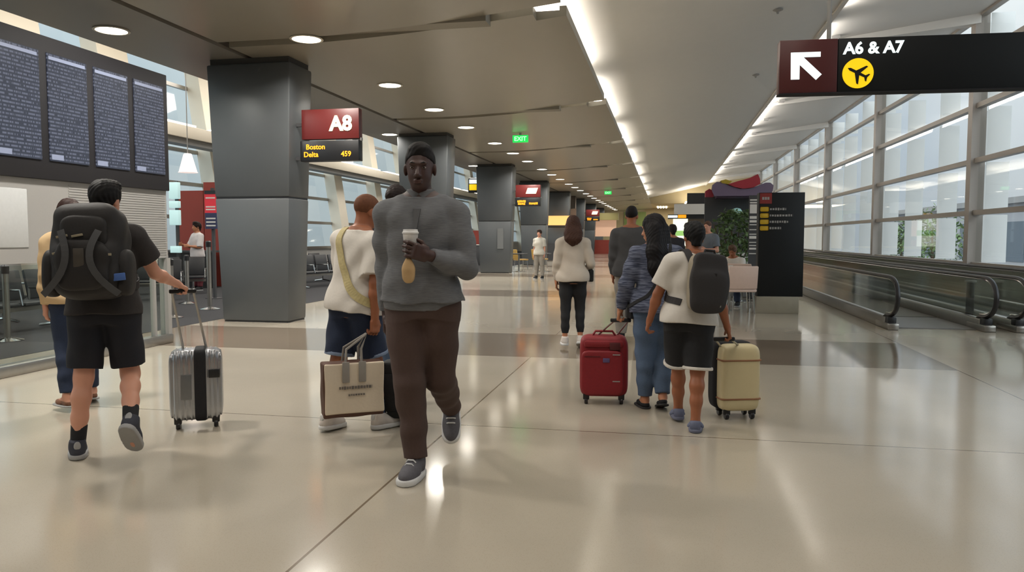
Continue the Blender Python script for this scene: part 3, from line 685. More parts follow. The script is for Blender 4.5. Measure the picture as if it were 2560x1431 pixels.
# ------------------------------------------------------------------ moving walkways
def walkway(x0, x1, label):
    t = thing('moving_walkway', label, 'moving walkway', ((x0+x1)/2, 12.3, 0), 0, 'moving walkways'); YE = 45.
    cx_ = (x0+x1)/2
    for x in (x0, x1):
        s = 1 if x == x1 else -1
        prof = []
        zt, zb, yn = .79, .20, 12.55
        zc, rr_ = (zt+zb)/2, (zt-zb)/2
        arc = [(yn-rr_*1.15*math.cos(a)**.9, zc+rr_*math.sin(a)) for a in [math.pi/2-1e-6-math.pi*k/18*.985 for k in range(19)]] if False else []
        for k in range(21):
            a_ = math.pi/2-math.pi*k/20; c_ = max(0., math.cos(a_))
            arc.append((yn-.52*c_**.75, zc+rr_*math.sin(a_)))
        link('glass_panel', MB().prism([(YE, .16), (YE, zt)]+arc, 0, x-.006, x+.006), M['wglass'], t, True)
        rail = [(x, YE, zt+.02)]+[(x, a_[0]-.02*0, a_[1]+.0) for a_ in arc]+[(x, yn+.1, .17)]
        link('handrail', MB().tube(rail, .036, 10, True, 1.0, .75), M['rubber'], t, True)
        link('handrail_track', MB().tube([(x, YE, zt-.03), (x, yn, zt-.03)]+[(x, a_[0]+.045, zc+(a_[1]-zc)*.9) for a_ in arc], .018, 8), M['chrome'], t, True)
        link('skirt', MB().box(x-.075, x+.075, 12.42, YE, 0, .17, .015), M['steel'], t, True)
        link('inlet_box', MB().box(x-.065, x+.065, 12.28, 12.44, .03, .19, .02), M['black'], t, True)
        link('newel_base', MB().box(x-.08, x+.08, 12.2, 12.9, 0, .10, .02), M['steel'], t, True)
    link('belt', MB().box(x0+.08, x1-.08, 14.2, YE, .006, .02), mat('belt_grey', (92, 90, 86), .5, var=.15, scale=40) if 'belt_grey' not in bpy.data.materials else bpy.data.materials['belt_grey'], t, True)
    link('entry_plate', MB().box(x0+.08, x1-.08, 12.5, 14.2, .0, .012), M['grey'], t, True)
walkway(3.35, 4.66, 'moving walkway with glass sides and black handrails, nearest the directory sign')
walkway(5.08, 6.40, 'moving walkway with glass sides and black handrails, beside the tall windows')
t = thing('bollard', 'short black post with a pale cap seen through the walkway glass', 'bollard', (4.875, 13.6, 0))
link('post', MB().lathe([(.06, .02), (.06, .66)], n=16), M['rubber'], t); link('cap', MB().lathe([(.085, .66), (.085, .69)], n=20), M['lgrey'], t); link('foot', MB().lathe([(.11, 0), (.11, .02)], n=20), M['rubber'], t)

# ------------------------------------------------------------------ what the windows look out on
struct('ground', MB().box(-80, 160, -60, 220, -4.4, -4.2), mat('apron_concrete', (120, 122, 124), .8, scale=.3))
t = thing('terminal_wing', 'pale grey terminal wing with dark windows beyond the glass wall', 'building', (40, 95, -4.2))
link('wall', MB().box(-6, 6, -45, 40, 0, 9.0), mat('wing_wall', (170, 170, 172), .6), t)
for i in range(14): link('window', MB().box(-6.06, -6.0, -43+6*i, -38.5+6*i, 3.2, 7.2), mat('wing_glass', (86, 98, 108), .2) if i == 0 else bpy.data.materials['wing_glass'], t)
link('roof', MB().box(-6.6, 6.6, -45.6, 40.6, 9.0, 9.6), M['lgrey'], t)
def tree(x, y, h, label, seed):
    t = thing('tree', label, 'tree', (x, y, -4.2), 0, 'trees outside the windows'); r = random.Random(seed)
    link('trunk', MB().tube([(0, 0, 0), (.1, 0, h*.4), (0, .1, h*.75)], [.2, .15, .06], 8), bpy.data.materials['bark_brown'], t); f = MB()
    for i in range(900):
        th = r.uniform(0, 6.28); ph = r.uniform(-1, 1); q = r.random()**.4; R0 = h*.3
        c = Vector((R0*q*math.cos(th)*math.sqrt(1-ph*ph), R0*q*math.sin(th)*math.sqrt(1-ph*ph), h*.66+R0*1.1*q*ph)); d = Vector((r.uniform(-1, 1), r.uniform(-1, 1), r.uniform(-1, .6))).normalized(); s_ = d.cross(Vector((.3, .2, 1))).normalized(); L = r.uniform(.3, .55)
        f.quad(c, c+d*L*.5+s_*L*.25, c+d*L, c+d*L*.5-s_*L*.25)
    link('crown', f.mesh('crown', False, False), LEAF, t)
tree(19.5, 62, 8.2, 'dark green tree outside the right windows, the nearer one', 1); tree(21, 75, 7.4, 'dark green tree outside the right windows, the farther one', 2)

# ------------------------------------------------------------------ soft solids: blended shapes turned into one continuous surface
def nrm(v): v = np.asarray(v, float); return v/np.linalg.norm(v)
def Rx(a): c, s = math.cos(a), math.sin(a); return np.array([[1, 0, 0], [0, c, -s], [0, s, c]])
def Ry(a): c, s = math.cos(a), math.sin(a); return np.array([[c, 0, s], [0, 1, 0], [-s, 0, c]])
def Rz(a): c, s = math.cos(a), math.sin(a); return np.array([[c, -s, 0], [s, c, 0], [0, 0, 1]])
I3 = np.eye(3)
def cone(a, b, ra, rb, k=.02, op='u', cut=0):          # cut: 1 flat start, 2 flat end, 3 both
    a, b = V(*a), V(*b); ab = b-a; L = np.linalg.norm(ab); u = ab/L; m = max(ra, rb)
    def f(x, y, z):
        px, py, pz = x-a[0], y-a[1], z-a[2]
        t0 = px*u[0]+py*u[1]+pz*u[2]; t = np.clip(t0, 0, L)
        d = np.sqrt((px-t*u[0])**2+(py-t*u[1])**2+(pz-t*u[2])**2)-(ra+(rb-ra)*t/L)
        if cut & 1: d = np.maximum(d, -t0)
        if cut & 2: d = np.maximum(d, t0-L)
        return d
    return (np.minimum(a, b)-m, np.maximum(a, b)+m, f, k, op)
def chain(pts, rs, k=.02, cut=0):
    n = len(pts)-1
    return [cone(pts[i], pts[i+1], rs[i], rs[i+1], k, 'u', (cut & 1 if i == 0 else 0) | (cut & 2 if i == n-1 else 0)) for i in range(n)]
def ell(c, r, R=I3, k=.02, op='u', p=2.):
    c = V(*c); r = V(*r); e = np.abs(R) @ r; mn = r.min()
    def f(x, y, z):
        d = [x-c[0], y-c[1], z-c[2]]; q = 0
        for i in range(3): q = q+np.abs((d[0]*R[0, i]+d[1]*R[1, i]+d[2]*R[2, i])/r[i])**p
        q = q**(1/p); return (q-1)*mn
    return (c-e, c+e, f, k, op)
def rbox(c, h, r, R=I3, k=.01, op='u'):
    c = V(*c); h = V(*h); e = np.abs(R) @ h
    def f(x, y, z):
        d = [x-c[0], y-c[1], z-c[2]]; o = 0; ins = -9.
        for i in range(3):
            q = np.abs(d[0]*R[0, i]+d[1]*R[1, i]+d[2]*R[2, i])-(h[i]-r); o = o+np.maximum(q, 0)**2; ins = np.maximum(ins, q)
        return np.sqrt(o)+np.minimum(ins, 0)-r
    return (c-e, c+e, f, k, op)
def loft(o, R, secs, p=2.3, k=.03, op='u'):            # sections (z, half width, half depth, y offset) in the frame R at o
    S = np.array(secs, float); o = V(*o); z0, z1 = S[0, 0], S[-1, 0]; wm, dm = S[:, 1].max(), S[:, 2].max()+abs(S[:, 3]).max()
    cr = np.array([[sx*wm, sy*dm, z] for sx in (-1, 1) for sy in (-1, 1) for z in (z0, z1)]) @ R.T+o
    zz = np.linspace(z0, z1, 90)
    def smooth(v):
        a = np.interp(zz, S[:, 0], v); kk = np.ones(9)/9; return np.convolve(np.pad(a, 4, 'edge'), kk, 'valid')
    tb = [smooth(S[:, i]) for i in (1, 2, 3)]
    def f(x, y, z):
        x, y, z = x-o[0], y-o[1], z-o[2]
        a = x*R[0, 0]+y*R[1, 0]+z*R[2, 0]; b = x*R[0, 1]+y*R[1, 1]+z*R[2, 1]; c = x*R[0, 2]+y*R[1, 2]+z*R[2, 2]
        w = np.interp(c, zz, tb[0]); d = np.interp(c, zz, tb[1]); yo = np.interp(c, zz, tb[2])
        q = (np.abs(a/w)**p+np.abs((b-yo)/d)**p)**(1/p)
        return np.maximum((q-1)*np.minimum(w, d), np.maximum(z0-c, c-z1))
    return (cr.min(0), cr.max(0), f, k, op)
def plane(pt, n, k=.004):                               # removes what lies on the side n points to
    pt, n = V(*pt), nrm(n)
    return (None, None, lambda x, y, z: -((x-pt[0])*n[0]+(y-pt[1])*n[1]+(z-pt[2])*n[2]), k, 'c')
def surface_nets(D, lo, h):
    ins = D < 0; n = np.array(D.shape)-1
    cnt = np.zeros(n, np.int8)
    for i in (0, 1):
        for j in (0, 1):
            for k in (0, 1): cnt += ins[i:n[0]+i, j:n[1]+j, k:n[2]+k]
    act = (cnt > 0) & (cnt < 8); idx = np.argwhere(act); ids = np.full(n, -1, np.int32); ids[act] = np.arange(len(idx))
    pos = np.zeros((len(idx), 3)); wt = np.zeros(len(idx)); c = idx
    cv = {(i, j, k): D[c[:, 0]+i, c[:, 1]+j, c[:, 2]+k] for i in (0, 1) for j in (0, 1) for k in (0, 1)}
    for a in range(3):
        for u in (0, 1):
            for w in (0, 1):
                p0 = [u, w]; p0.insert(a, 0); p1 = [u, w]; p1.insert(a, 1)
                d0, d1 = cv[tuple(p0)], cv[tuple(p1)]; m = (d0 < 0) != (d1 < 0)
                t = np.where(m, d0/np.where(m, d0-d1, 1), 0); q = np.tile(np.array(p0, float), (len(c), 1)); q[:, a] = t
                pos += np.where(m[:, None], q, 0); wt += m
    pos = lo+(idx+pos/wt[:, None])*h; F = []
    for a in range(3):
        s0 = [slice(1, -1)]*3; s1 = [slice(1, -1)]*3; s0[a] = slice(0, -1); s1[a] = slice(1, None)
        A, B = ins[tuple(s0)], ins[tuple(s1)]; e = np.argwhere(A != B)
        if not len(e): continue
        sg = A[tuple(e.T)]; b_, c_ = (a+1) % 3, (a+2) % 3; e = e.copy(); e[:, b_] += 1; e[:, c_] += 1
        def cell(db, dc): q = e.copy(); q[:, b_] -= db; q[:, c_] -= dc; return ids[tuple(q.T)]
        q = np.stack([cell(1, 1), cell(0, 1), cell(0, 0), cell(1, 0)], 1); q[~sg] = q[~sg][:, ::-1]; F.append(q)
    return pos, np.concatenate(F)
def blob(name, prims, h=.007, disp=None, pad=.02):
    bx = [p for p in prims if p[4] == 'u']
    lo = np.min([p[0] for p in bx], 0)-pad; hi = np.max([p[1] for p in bx], 0)+pad
    n = np.ceil((hi-lo)/h).astype(int)+2; D = np.full(n, .2, np.float32); ax = [lo[i]+h*np.arange(n[i]) for i in range(3)]
    for a, b, f, k, op in prims:
        if a is None: sl = (slice(None),)*3
        else:
            m = k+.03; i0 = np.clip(((a-m-lo)/h).astype(int), 0, n); i1 = np.clip(((b+m-lo)/h).astype(int)+2, 0, n); sl = tuple(slice(i0[i], i1[i]) for i in range(3))
        X, Y, Z = ax[0][sl[0]][:, None, None], ax[1][sl[1]][None, :, None], ax[2][sl[2]][None, None, :]
        if 0 in D[sl].shape: continue
        d = f(X, Y, Z).astype(np.float32); A_ = D[sl]
        if op == 'u':
            t = np.clip(.5+.5*(A_-d)/k, 0, 1); D[sl] = A_*(1-t)+d*t-k*t*(1-t)
        else:
            q = -d if op == 'c' else d; t = np.clip(.5-.5*(A_-q)/k, 0, 1); D[sl] = A_*(1-t)+q*t+k*t*(1-t)
    if disp: D += disp(ax[0][:, None, None], ax[1][None, :, None], ax[2][None, None, :]).astype(np.float32)
    v, f = surface_nets(D, lo, h)
    me = bpy.data.meshes.new(name); me.vertices.add(len(v)); me.vertices.foreach_set('co', v.astype(np.float32).ravel())
    me.loops.add(4*len(f)); me.loops.foreach_set('vertex_index', f.astype(np.int32).ravel())
    me.polygons.add(len(f)); me.polygons.foreach_set('loop_start', np.arange(0, 4*len(f), 4, dtype=np.int32))
    me.update(calc_edges=True); me.polygons.foreach_set('use_smooth', [True]*len(f)); me.update()
    return me
def folds(amp, fz=38., seed=0.):
    return lambda x, y, z: amp*(np.sin(fz*z+6*np.sin(5*x+seed)+5*np.sin(6*y+seed*2))*.6+.6*np.sin(17*z+13*x+9*y+seed)*np.sin(11*x-7*y+seed))
def strands(amp): return lambda x, y, z: amp*(np.sin(150*x+9*np.sin(20*z))*np.sin(140*y+30*z)+.5*np.sin(60*x-50*y+20*z))

# ------------------------------------------------------------------ people
TORSO_M = [(-.13, .150, .105, -.005), (-.05, .168, .116, -.008), (.03, .160, .110, 0), (.12, .146, .102, .004), (.20, .148, .104, .004), (.30, .168, .116, .004), (.39, .176, .116, 0), (.45, .160, .096, -.008), (.495, .105, .072, -.014), (.53, .060, .058, -.016)]
TORSO_F = [(-.13, .150, .108, -.008), (-.05, .172, .122, -.012), (.03, .156, .108, -.004), (.12, .126, .092, .002), (.20, .130, .096, .004), (.30, .148, .118, .012), (.39, .152, .104, 0), (.45, .138, .086, -.008), (.495, .092, .066, -.014), (.53, .050, .052, -.016)]
R_ = math.radians
SKINS = {}
def pmat(name, c, **k):
    if name not in M: M[name] = mat(name, c, **k)
    return M[name]
class Person: pass
def person(label, foot, h, yaw, skin, lean=0, side=0, twist=0, head=(0, 0), L=(0, 2, 0, 0, 8), R=(0, 2, 0, 0, 8), aL=((-.10, .0, -1), (-.02, .15, -1)), aR=((.10, .0, -1), (.02, .15, -1)),
           curl=(25, 25), palm=((1, 0, 0), (-1, 0, 0)), fem=False, bulk=1., anchor='L', vox=.007, sit=False, z0=0., arm=1.):
    P = Person(); s = h/1.75; P.s = s; P.fem = fem; P.vox = vox; P.bulk = bulk
    pel = V(0, 0, .96*s); Rt = Rz(R_(twist)) @ Rx(-R_(lean)) @ Ry(R_(side)); J = {}
    for sd, pz in (('L', L), ('R', R)):
        sg = -1 if sd == 'L' else 1; a, ab, kn, fp, fy = [R_(v) for v in pz]
        hip = pel+V(sg*.088*s, 0, -.035*s)
        def dr(q): return V(sg*math.sin(ab), math.sin(q)*math.cos(ab), -math.cos(q)*math.cos(ab))
        knee = hip+.425*s*dr(a); ank = knee+.415*s*dr(a-kn); Rf = Rz(-sg*fy)
        fd = Rf @ V(0, math.cos(fp), -math.sin(fp)); fu = Rf @ V(0, math.sin(fp), math.cos(fp))
        J['hip'+sd], J['knee'+sd], J['ank'+sd] = hip, knee, ank; J['fd'+sd], J['fu'+sd] = fd, fu
        J['sole'+sd] = ank-.085*s*fu
    zmin = min(min((J['sole'+q]-.055*s*J['fd'+q])[2], (J['sole'+q]+.17*s*J['fd'+q])[2]) for q in 'LR')
    up = V(0, 0, -zmin+z0)
    for q in J:
        if q[:2] not in ('fd', 'fu'): J[q] = J[q]+up
    pel = pel+up; P.pel = pel; P.Rt = Rt
    T = lambda x, y, z: pel+Rt @ (V(x, y, z)*s); P.T = T
    sh = (.160 if fem else .178)*(.5+.5*bulk)
    for sd, (u_, f_), sg in (('L', aL, -1), ('R', aR, 1)):
        J['sh'+sd] = T(sg*sh, -.012, .418); J['el'+sd] = J['sh'+sd]+.285*s*arm*nrm(u_); J['wr'+sd] = J['el'+sd]+.250*s*arm*nrm(f_); J['hd'+sd] = nrm(f_)
    P.Rh = Rt @ Rz(R_(head[0])) @ Rx(-R_(head[1])); neck = T(0, -.016, .50); P.hc = neck+P.Rh @ (V(0, .022, .150)*s); P.neck = neck; P.J = J
    H = lambda x, y, z: P.hc+P.Rh @ (V(x, y, z)*s); P.H = H
    anc = J['sole'+anchor] if anchor in 'LR' else pel
    c, sn = math.cos(R_(yaw)), math.sin(R_(yaw))
    P.root = thing('person', label, 'person', (foot[0]-(c*anc[0]-sn*anc[1]), foot[1]-(sn*anc[0]+c*anc[1]), 0 if foot[0] > -7.4 else .004), R_(yaw))
    sk = pmat('skin_'+skin[0], skin[1], rough=.5, var=.06, scale=14); P.skin = sk
    # ---- the body: one surface from crown to sole
    sec = np.array(TORSO_F if fem else TORSO_M)*s; sec[:, 1:3] *= bulk; sec[sec[:, 0] < .42*s, 1:3] *= .92
    B = [loft(pel, Rt, sec, 2.3, .03)]; rs = s*(.9 if fem else 1.)*(.45+.55*bulk)
    B += [cone(T(0, -.018, .47), H(0, -.022, -.055), .056*rs, .052*rs, .03), cone(T(-sh*.45, -.02, .475), J['shL'], .045*rs, .052*rs, .04), cone(T(sh*.45, -.02, .475), J['shR'], .045*rs, .052*rs, .04)]
    for q in 'LR':
        k_, a_ = J['knee'+q], J['ank'+q]; back = np.cross(nrm(a_-k_), V(1, 0, 0)); back = back if back[1] < 0 else -back
        B += chain([J['hip'+q], J['hip'+q]*.45+k_*.55, k_], [.092*rs, .072*rs, .055*rs], .03)
        B += chain([k_, k_*.7+a_*.3+back*.013*s, k_*.4+a_*.6+back*.008*s, a_], [.052*rs, .0535*rs, .045*rs, .036*rs], .03)
        f_, u_ = J['fd'+q], J['fu'+q]
        B += [cone(a_, a_-.03*s*f_-.045*s*u_, .034*s, .028*s, .02), cone(a_-.02*s*u_, a_+.12*s*f_-.055*s*u_, .034*s, .024*s, .02), cone(a_+.10*s*f_-.06*s*u_, a_+.16*s*f_-.064*s*u_, .026*s, .018*s, .02)]
    for q, sg, cu, pn in (('L', -1, curl[0], palm[0]), ('R', 1, curl[1], palm[1])):
        S_, E_, W_ = J['sh'+q], J['el'+q], J['wr'+q]
        B += chain([S_, S_*.5+E_*.5, E_], [.054*rs, .047*rs, .038*rs], .025); B += chain([E_, E_*.7+W_*.3, W_], [.038*rs, .040*rs, .025*rs], .02)
        hd = J['hd'+q]; hn = V(*pn); hn = nrm(hn-hd*hn.dot(hd)); hs = np.cross(hd, hn)*(-1 if q == 'L' else 1)
        Rp = np.stack([hs, hd, hn], 1); P.__dict__['hand'+q] = (W_, hd, hn, hs)
        B.append(cone(W_-.01*s*hd, W_+.03*s*hd, .024*s, .024*s, .015)); B.append(rbox(W_+.052*s*hd, V(.040, .046, .0135)*s, .012*s, Rp, .012))
        rd = lambda g: R_(g)
        for i, Lf in enumerate((.072, .080, .075, .060)):
            b0 = W_+s*(.090*hd+hs*(.030-.020*i)); c1 = rd(cu*(1+.12*i)); spread = hs*(.10-.07*i)
            d1 = nrm(hd*math.cos(c1)+hn*math.sin(c1)+spread); d2 = hd*math.cos(2*c1)+hn*math.sin(2*c1); d3 = hd*math.cos(2.7*c1)+hn*math.sin(2.7*c1)
            p1 = b0+d1*Lf*.48*s; p2 = p1+d2*Lf*.32*s; p3 = p2+d3*Lf*.22*s
            B += chain([b0-.012*s*hd, p1, p2, p3], [.0098*s, .0092*s, .0085*s, .0075*s], .004)
        t0 = W_+s*(.022*hd+.026*hs); t1 = t0+s*.042*nrm(.62*hd+.62*hs+.35*hn); t2 = t1+s*.030*nrm(.85*hd+.2*hs+.45*hn)
        B += chain([t0, t1, t2], [.014*s, .0105*s, .0088*s], .006)
    B += [ell(H(0, -.014, .030), V(.073, .093, .088)*s, P.Rh, .02), ell(H(0, .022, -.030), V(.060, .070, .082)*s, P.Rh, .02), ell(H(0, .040, -.088), V(.036, .040, .028)*s, P.Rh, .02),
          ell(H(0, .080, .022), V(.048, .012, .010)*s, P.Rh, .012), cone(H(0, .086, .004), H(0, .108, -.034), .008*s, .0135*s, .010), ell(H(-.012, .098, -.038), V(.008, .010, .008)*s, P.Rh, .006), ell(H(.012, .098, -.038), V(.008, .010, .008)*s, P.Rh, .006),
          ell(H(-.030, .094, .002), V(.016, .012, .011)*s, P.Rh, .010, 'c'), ell(H(.030, .094, .002), V(.016, .012, .011)*s, P.Rh, .010, 'c'),
          ell(H(0, .089, -.062), V(.024, .010, .006)*s, P.Rh, .006), ell(H(0, .087, -.074), V(.021, .010, .007)*s, P.Rh, .006),
          ell(H(-.074, -.008, -.008), V(.010, .020, .032)*s, P.Rh @ Rz(.3), .008), ell(H(.074, -.008, -.008), V(.010, .020, .032)*s, P.Rh @ Rz(-.3), .008)]
    P.body = link('body', blob('body', B, vox), sk, P.root)
    return P
def eyes(P):
    for sg in (-1, 1):
        c = P.H(sg*.030, .0748, .002); mb = MB(); mb.lathe([(.001, .0115), (.0065, .0098), (.0105, .005), (.0118, 0), (.0105, -.005), (.001, -.0115)], n=16, M=Matrix.Translation(c) @ Matrix(P.Rh).to_4x4() @ Matrix.Diagonal((1, 1, .56, 1)) @ Matrix.Rotation(-math.pi/2, 4, 'X'))
        e = link('eye', mb.mesh('eye', True), pmat('eye_white', (150, 140, 132), rough=.2, var=.02), P.root)
        link('iris', MB().lathe([(.0066, .0090), (.0066, .0116), (.001, .0124)], n=14, M=Matrix.Translation(c) @ Matrix(P.Rh).to_4x4() @ Matrix.Diagonal((1, 1, .72, 1)) @ Matrix.Rotation(-math.pi/2, 4, 'X')), pmat('iris_brown', (40, 26, 18), rough=.15), e)
        link('eyebrow', blob('eyebrow', [cone(P.H(sg*.014, .0885, .024), P.H(sg*.030, .0885, .029), .0038, .004, .004), cone(P.H(sg*.030, .0885, .029), P.H(sg*.047, .077, .024), .004, .0025, .004)], .003, pad=.01), pmat('brow_hair', (26, 20, 18)), P.root)
    link('lips', blob('lips', [ell(P.H(0, .0965, -.0625), V(.025, .0055, .0050), P.Rh, .004), ell(P.H(0, .0950, -.0715), V(.022, .006, .0060), P.Rh, .004)], .003, pad=.01), pmat('lips_'+P.root.name, (78, 48, 43), rough=.45), P.root)
def hair(P, color, kind='short', name=None):
    s, H, Rh = P.s, P.H, P.Rh; m = pmat(name or 'hair_%d_%d_%d' % color, color, rough=.62, spec=.2, var=.3, scale=60); S = []
    face = [ell(H(0, .115, -.045), V(.078, .085, .098)*s, Rh, .01, 'c')]
    if kind == 'cropped': S = [ell(H(0, -.016, .038), V(.078, .098, .089)*s, Rh)]+face+[plane(H(0, -.05, -.035), Rh @ V(0, .35, -1)), ell(H(0, .13, .02), V(.07, .07, .06)*s, Rh, .01, 'c')]
    elif kind == 'short': S = [ell(H(0, -.018, .040), V(.088, .108, .098)*s, Rh), ell(H(0, .03, .105), V(.07, .06, .04)*s, Rh), cone(H(0, -.07, .0), H(0, -.068, -.065), .055*s, .042*s, .02)]+face+[plane(H(0, -.05, -.075), Rh @ V(0, .3, -1))]
    elif kind == 'bun': S = [ell(H(0, -.016, .036), V(.082, .103, .095)*s, Rh), ell(H(0, -.07, -.03), V(.06, .04, .05)*s, Rh), ell(H(0, -.115, .03), V(.042, .038, .042)*s, Rh)]+face+[plane(H(0, -.05, -.07), Rh @ V(0, .3, -1))]
    elif kind == 'crop_top': S = [ell(H(0, -.018, .036), V(.0785, .097, .0905)*s, Rh), ell(H(0, .0, .095), V(.055, .07, .040)*s, Rh)]+face+[ell(H(0, .10, .0), V(.10, .080, .066)*s, Rh, .01, 'c'), plane(H(0, -.01, .012), Rh @ V(0, .55, -1))]
    elif kind in ('long', 'shoulder'):
        Ld = .50 if kind == 'long' else .235; wd = 1.35 if kind == 'long' else 1.
        S = [ell(H(0, -.018, .038), V(.090, .108, .098)*s, Rh), ell(H(-.055, -.01, -.02), V(.035, .06, .09)*s, Rh), ell(H(.055, -.01, -.02), V(.035, .06, .09)*s, Rh)]+face
        dn = V(0, 0, -1.); b0 = H(0, -.055, -.02); yb = -(P.Rt @ V(0, 1, 0))
        for sg, w in ((-.05, .9), (0, 1), (.05, .9)):
            x = P.Rh @ V(sg*wd, 0, 0)*s; S += chain([b0+x, b0+x*1.15+dn*Ld*.4*s+yb*.055*s, b0+x*1.1+dn*Ld*.75*s*w+yb*.085*s, b0+x*.8+dn*Ld*s*w+yb*.075*s], [.060*s*wd**.4, .062*s*wd**.5, .056*s*wd**.5, .028*s*wd**.3], .03)
    P.hair = link('hair', blob('hair', S, min(P.vox, .006), strands({'cropped': .0006, 'crop_top': .0012}.get(kind, .0028))), m, P.root)
def shirt(P, m, hem=-.10, sleeve=.6, loose=.02, secs=None, name='shirt', slr=.018, top=.50, amp=.004, seed=1., cuff=None, flare=.014, neckcut=.0):
    s = P.s; S = np.array(TORSO_F if P.fem else TORSO_M, float); S[:, 1:3] *= P.bulk
    zs = np.array([z for z in np.linspace(hem, top, 14)]); O = []
    wmax = np.interp(.35, S[:, 0], S[:, 1])
    for z in zs:
        w = np.interp(z, S[:, 0], S[:, 1]); d = np.interp(z, S[:, 0], S[:, 2]); y = np.interp(z, S[:, 0], S[:, 3]); t = max(0, min(1, (.36-z)/.3))
        lo_ = loose*(.6+.9*t)+flare*max(0, min(1, (.16-z)/.25)); q = min(1., max(0., (top-z)/.06)); lo_ = lo_*q+.006*(1-q)
        O.append((z, w+lo_, d+lo_*.9, y))
    pr = [loft(P.pel, P.Rt, np.array(O)*s, 2.4, .03)]; rs = s*(.9 if P.fem else 1.)*(.45+.55*P.bulk); sh = (.160 if P.fem else .178)*(.5+.5*P.bulk)
    T, J = P.T, P.J
    pr += [cone(T(-sh*.32, -.018, .474), J['shL'], .056*rs, .058*rs+loose*.3, .03), cone(T(sh*.32, -.018, .474), J['shR'], .056*rs, .058*rs+loose*.3, .03)]
    for q in 'LR':
        a, b, c = J['sh'+q], J['el'+q], J['wr'+q]
        if sleeve <= 1:
            e = a*(1-sleeve)+b*sleeve; pr += [cone(a, e, .056*rs+slr*.8*s, .050*rs+slr*1.3*s, .03, 'u', 2)]
        else:
            e = b*(2-sleeve)+c*(sleeve-1); pr += chain([a, a*.5+b*.5, b], [.056*rs+slr*.7*s, .050*rs+slr*.9*s, .044*rs+slr*.8*s], .03); pr += chain([b, b*.55+e*.45, e], [.044*rs+slr*.8*s, .040*rs+slr*.7*s, .031*rs+slr*.4*s], .02, 2)
    o = link(name, blob(name, pr, P.vox, folds(amp, 34, seed)), m, P.root); P.top = o; P.sh_off = loose
    return o
def trousers(P, m, length=2., r=(.112, .074, .056), loose=.012, name='trousers', waist=.03, amp=.004, seed=2., seat=1.):
    s = P.s; S = np.array(TORSO_F if P.fem else TORSO_M, float); S[:, 1:3] *= P.bulk
    O = [(z, np.interp(z, S[:, 0], S[:, 1])+loose, (np.interp(z, S[:, 0], S[:, 2])+loose)*seat, np.interp(z, S[:, 0], S[:, 3])) for z in np.linspace(-.12, waist, 8)]
    Rp = I3 if True else P.Rt; pr = [loft(P.pel, Rz(0), np.array(O)*s, 2.3, .04)]; b_ = .45+.55*P.bulk
    for q in 'LR':
        a, k, n = P.J['hip'+q]+V(0, -.004, -.02)*s, P.J['knee'+q], P.J['ank'+q]
        if length <= 1:
            e = a*(1-length)+k*length; pr += [cone(a, e, r[0]*s*b_, r[1]*s*b_, .035, 'u', 2)]
        else:
            e = k*(2-length)+n*(length-1); fd = P.J['fd'+q]
            pr += chain([a, a*.5+k*.5, k], [r[0]*s*b_, (r[0]*.5+r[1]*.5)*s*b_, r[1]*s*b_], .035); bk = np.cross(nrm(n-k), V(1, 0, 0)); bk = bk if bk[1] < 0 else -bk; rm = max(r[1]*.62+r[2]*.38, .064*(.9 if P.fem else 1.))
            pr += chain([k, k*.7+n*.3+bk*.014*s, k*.4+n*.6+bk*.008*s, e], [r[1]*s*b_, max(r[1]*.7+r[2]*.3, rm)*s*b_, max(r[1]*.4+r[2]*.6, .053)*s*b_, r[2]*s*b_], .02, 2)
    P.pants = link(name, blob(name, pr, P.vox, folds(amp, 30, seed)), m, P.root); return P.pants
